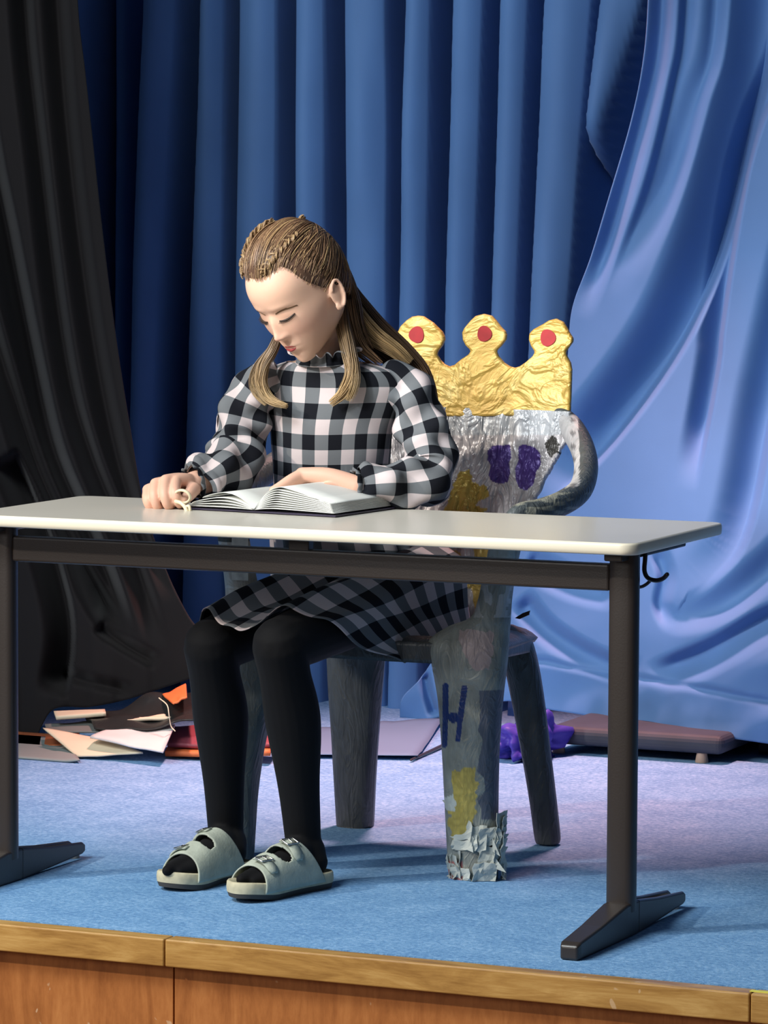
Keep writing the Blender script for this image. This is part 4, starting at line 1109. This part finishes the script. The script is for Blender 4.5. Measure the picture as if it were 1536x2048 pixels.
# soften the section polyline
for _ in range(4): V[:, 1:-1] = .25*V[:, :-2]+.5*V[:, 1:-1]+.25*V[:, 2:]
for _ in range(4): V[1:-1] = .25*V[:-2]+.5*V[1:-1]+.25*V[2:]
dr.add(V.reshape(-1, 3), flip(gridf(nb, ns)), uv=np.array(U))
o = dr.build('dress', MAT['ging'], gr); solid(o, .0015, 0)
# cuffs and frilled collar
for ctr, nxt, r_ in (((718, 973, .368), (706, 973, .360), .031), ((393, 966, .300), (383, 968, .290), .035)):
    a_, b_ = at(*ctr), at(*nxt); P_ = np.array([a_, a_*.5+b_*.5, b_]); T, N, Bn = frames(P_, (0, 1, 0)); t = np.arange(97)/96*2*PI; V = []; U = []
    for i, rr_ in enumerate((r_*.97, r_*1.02, r_*1.10)):
        w_ = rr_*(1+.05*i*np.sin(t*12)); V.append(P_[i]+N[i]*(w_*np.cos(t))[:, None]+Bn[i]*(w_*np.sin(t))[:, None]); U.append(np.stack([t*.04, np.full(97, .03+i*.006)], 1))
    V = np.concatenate(V); V[:, 2] = np.maximum(V[:, 2], np.where(V[:, 1] < .415, .7222, -1))
    o = obj('cuff', V, gridf(3, 97), MAT['ging'], gr, uv=np.concatenate(U)); solid(o, .0015, 0)
mb = MB(); cN = at(653, 722, .50); cT = at(651, 700, .492); t = np.arange(241)/240*2*PI
V = []
for k, (q, rr_, wv) in enumerate(((0, .062, .0), (.35, .056, .002), (.7, .054, .004), (1.0, .062, .009), (1.1, .067, .011))):
    c = cN*(1-q)+cT*q; r_ = rr_+wv*np.sin(t*17)
    V.append(np.stack([c[0]+r_*np.cos(t), c[1]+r_*.95*np.sin(t), np.full(241, c[2])+wv*.5*np.cos(t*17)+.010*np.sin(t)], 1))
U = np.concatenate([np.stack([t*.05, np.full(241, .03+k*.01)], 1) for k in range(5)])
o = obj('collar', np.concatenate(V), gridf(5, 241), MAT['ging'], gr, uv=U); solid(o, .0015, 0)

# --- tights
tg = MB()
toes = {}
SHO = [(AR, onz(334, 1784, 0), onz(488, 1750, 0)), (AL, onz(462, 1806, 0), onz(652, 1770, 0))]
for (h_, k_, a_), (an, toe, heel) in zip(((hipR, KR, AR), (hipL, KL, AL)), SHO):
    tg.add(*limb([h_, (h_*.5+k_*.5), k_*.85+h_*.15, k_], [.064, .060, .057, .053], 30))
    d_ = a_-k_
    tg.add(*limb([k_, k_+d_*.15+np.array([0, .006, 0]), k_+d_*.38+np.array([.0, .018, 0]), k_+d_*.7+np.array([0, .010, 0]), a_], [.054, .050, .054, .041, .0345], 40))
    ax_ = (toe-heel)/np.linalg.norm(toe-heel)
    hl_ = heel+ax_*.035; hl_[2] = .050; bl = heel+ax_*.170; bl[2] = .049; tp = heel+ax_*.235; tp[2] = .041
    md = heel+ax_*.105; md[2] = .060
    tg.add(*limb([a_, a_*.5+hl_*.5, hl_], [.0345, .035, .028], 16))
    tg.add(*limb([a_, md, bl, tp], [.034, .029, .021, .011], 24))
    sdv = np.cross(ax_, [0, 0, 1.]); 
    for q in (-1, 1):
        e_ = bl+sdv*q*.018; e_[2] = .042; f_2 = tp+sdv*q*.014-ax_*.012; f_2[2] = .038; f_2 = f_2-ax_*.008
        tg.add(*limb([md, e_, f_2], [.026, .020, .011], 16))
V, f = voxel(tg, .004, 5); obj('tights', V, f, MAT['tights'], gr)
# --- sandals
def sandal(toe, heel, flipx, label):
    ax_ = (toe-heel); L = np.linalg.norm(ax_); ax_ /= L; sx_ = np.array([ax_[1], -ax_[0], 0])*flipx
    def W(x, y, z): return heel+ax_*y+sx_*x+np.array([0, 0, z])
    # outline, y from heel to toe
    ol = [(.0, .0), (.022, .004), (.032, .022), (.034, .05), (.034, .10), (.040, .15), (.046, .19), (.046, .225), (.036, .255), (.016, .270), (-.006, .268), (-.028, .252), (-.041, .222), (-.043, .19), (-.036, .15), (-.028, .11), (-.029, .05), (-.028, .022), (-.020, .005)]
    sc_ = L/.27; O_ = catmull(np.array(ol+[ol[0]]), 90)[:-1]*np.array([1, sc_]); n = len(O_); cn = O_.mean(0)
    def ring(z, s, rise=.0):
        return [W(x*s, (y-cn[1])*(1-(1-s)*.4)+cn[1], z+(.010*sm((y-.19)/.08) if rise else 0)) for x, y in O_]
    srt = root_part = None
    V = np.array(ring(.0, .93)+ring(.012, 1.0)); 
    for i in range(n): V[i, 2] += .010*float(sm((O_[i, 1]-.17)/.09)); V[n+i, 2] += .008*float(sm((O_[i, 1]-.17)/.09))
    f = [(j, (j+1) % n, n+(j+1) % n, n+j) for j in range(n)]+[tuple(range(n))[::-1], tuple(range(n, 2*n))]
    so = obj('sandal', V, f, MAT['outsole'], gr); tag(so, label)
    so.modifiers.new('e', 'EDGE_SPLIT').split_angle = .8
    V = np.array(ring(.011, 1.0)+ring(.020, 1.02)+ring(.030, 1.0)+ring(.033, .95)+ring(.027, .88))
    for k_ in range(5):
        for i in range(n): V[k_*n+i, 2] += .008*float(sm((O_[i, 1]-.17)/.09))
    f = [(k_*n+j, k_*n+(j+1) % n, (k_+1)*n+(j+1) % n, (k_+1)*n+j) for k_ in range(4) for j in range(n)]+[tuple(range(4*n, 5*n))]
    obj('footbed', V, f, MAT['sole'], so)
    # upper: arched sheet with an opening between its two straps
    na, ny = 60, 60; V = np.zeros((ny, na, 3))
    def arch(phi, y):
        """phi 0 = inner side, 1 = outer side"""
        wR = np.interp(y, [.06, .12, .17, .22], [.044, .047, .050, .052]); wLf = np.interp(y, [.06, .12, .17, .22], [.042, .044, .048, .050])
        top = np.interp(y, [.05, .10, .14, .18, .22, .24], [.104, .102, .096, .080, .063, .054])
        t = phi*PI; x = math.cos(PI-t); x = x*(wR if x > 0 else wLf); z = .016+(top-.016)*max(0, math.sin(t))**.75; return x*sc_, z
    keep = []
    for i in range(ny):
        for j in range(na):
            phi = j/(na-1); q = i/(ny-1)
            ed = math.sin(PI*phi)**.8
            y0_ = .045+.052*ed; y1_ = .226-.012*ed+.0*q
            y = (y0_+(y1_-y0_)*q)*sc_
            x, z = arch(phi, y/sc_); V[i, j] = W(x, y, z)
    f = []
    for i in range(ny-1):
        for j in range(na-1):
            phi = (j+.5)/(na-1); q = (i+.5)/(ny-1)
            if ((abs((phi-.52)/.27))**4+(abs((q-.50+.10*(phi-.5))/.11))**4) < 1: continue
            f.append((i*na+j, i*na+j+1, (i+1)*na+j+1, (i+1)*na+j))
    o = obj('upper', V.reshape(-1, 3), f, MAT['suede'], so); solid(o, .0035, 1)
    o.modifiers.new('sub', 'SMOOTH').iterations = 2
    # strap tongues and buckles on the outer side
    for yq, q0 in ((.122, 0), (.196, 0)):
        ym = yq; V = []; nn2 = 18
        for i in range(nn2):
            phi = .50+.34*i/(nn2-1)
            hw_ = .0135*(1-.55*max(0, (i-13)/4)**2)
            for s in (-1, 0, 1):
                x, z = arch(phi, ym); xo, zo = arch(phi, ym)
                V.append(W(x*1.05, (ym+s*hw_)*sc_, z*1.0+.0055-(.002 if s else 0)))
        o = obj('strap', V, gridf(nn2, 3), MAT['suede'], so); solid(o, .003, 0)
        ring_ = []
        for (dp, dy) in ((-.06, -.0155), (-.06, .0155), (.06, .0155), (.06, -.0155), (-.06, -.0155)):
            x, z = arch(.60+dp, ym); ring_.append(W(x*1.04+.002, (ym+dy)*sc_, z+.0075))
        mb = MB()
        for a_, b_ in zip(ring_[:-1], ring_[1:]): mb.add(*tube([a_, b_], .0018, 6))
        x, z = arch(.58, ym); x2, z2 = arch(.65, ym)
        mb.add(*tube([W(x*1.06, ym*sc_, z+.009), W(x2*1.06, ym*sc_, z2+.009)], .0013, 6))
        mb.build('buckle', MAT['buckle'], so)
sandal(SHO[0][1], SHO[0][2], 1, 'grey-green two-strap sandal on the foot farther left')
sandal(SHO[1][1], SHO[1][2], -1, 'grey-green two-strap sandal with both buckles in view')

# --- cream ring held between finger and thumb
cr_ = at(365, 993, .190)
pts = [cr_+np.array([.0165*math.cos(t), -.004*math.sin(t), .0125*math.sin(t)+.0]) for t in np.linspace(-1.9, 3.6, 30)]
mb = MB(); mb.add(*tube(pts, .0034, 8, .0026))
mb.add(*tube(catmull([at(352, 1003, .185), at(362, 1006, .182), at(370, 1014, .180), at(374, 1024, .178)], 12), .004, 8)); mb.add(*tube(catmull([at(370, 1014, .180), at(378, 1012, .180), at(380, 1020, .180)], 8), .003, 8))
o = mb.build('ring_toy', MAT['cream']); tag(o, 'small cream rubber ring with a forked end held under the fist', 'ring')
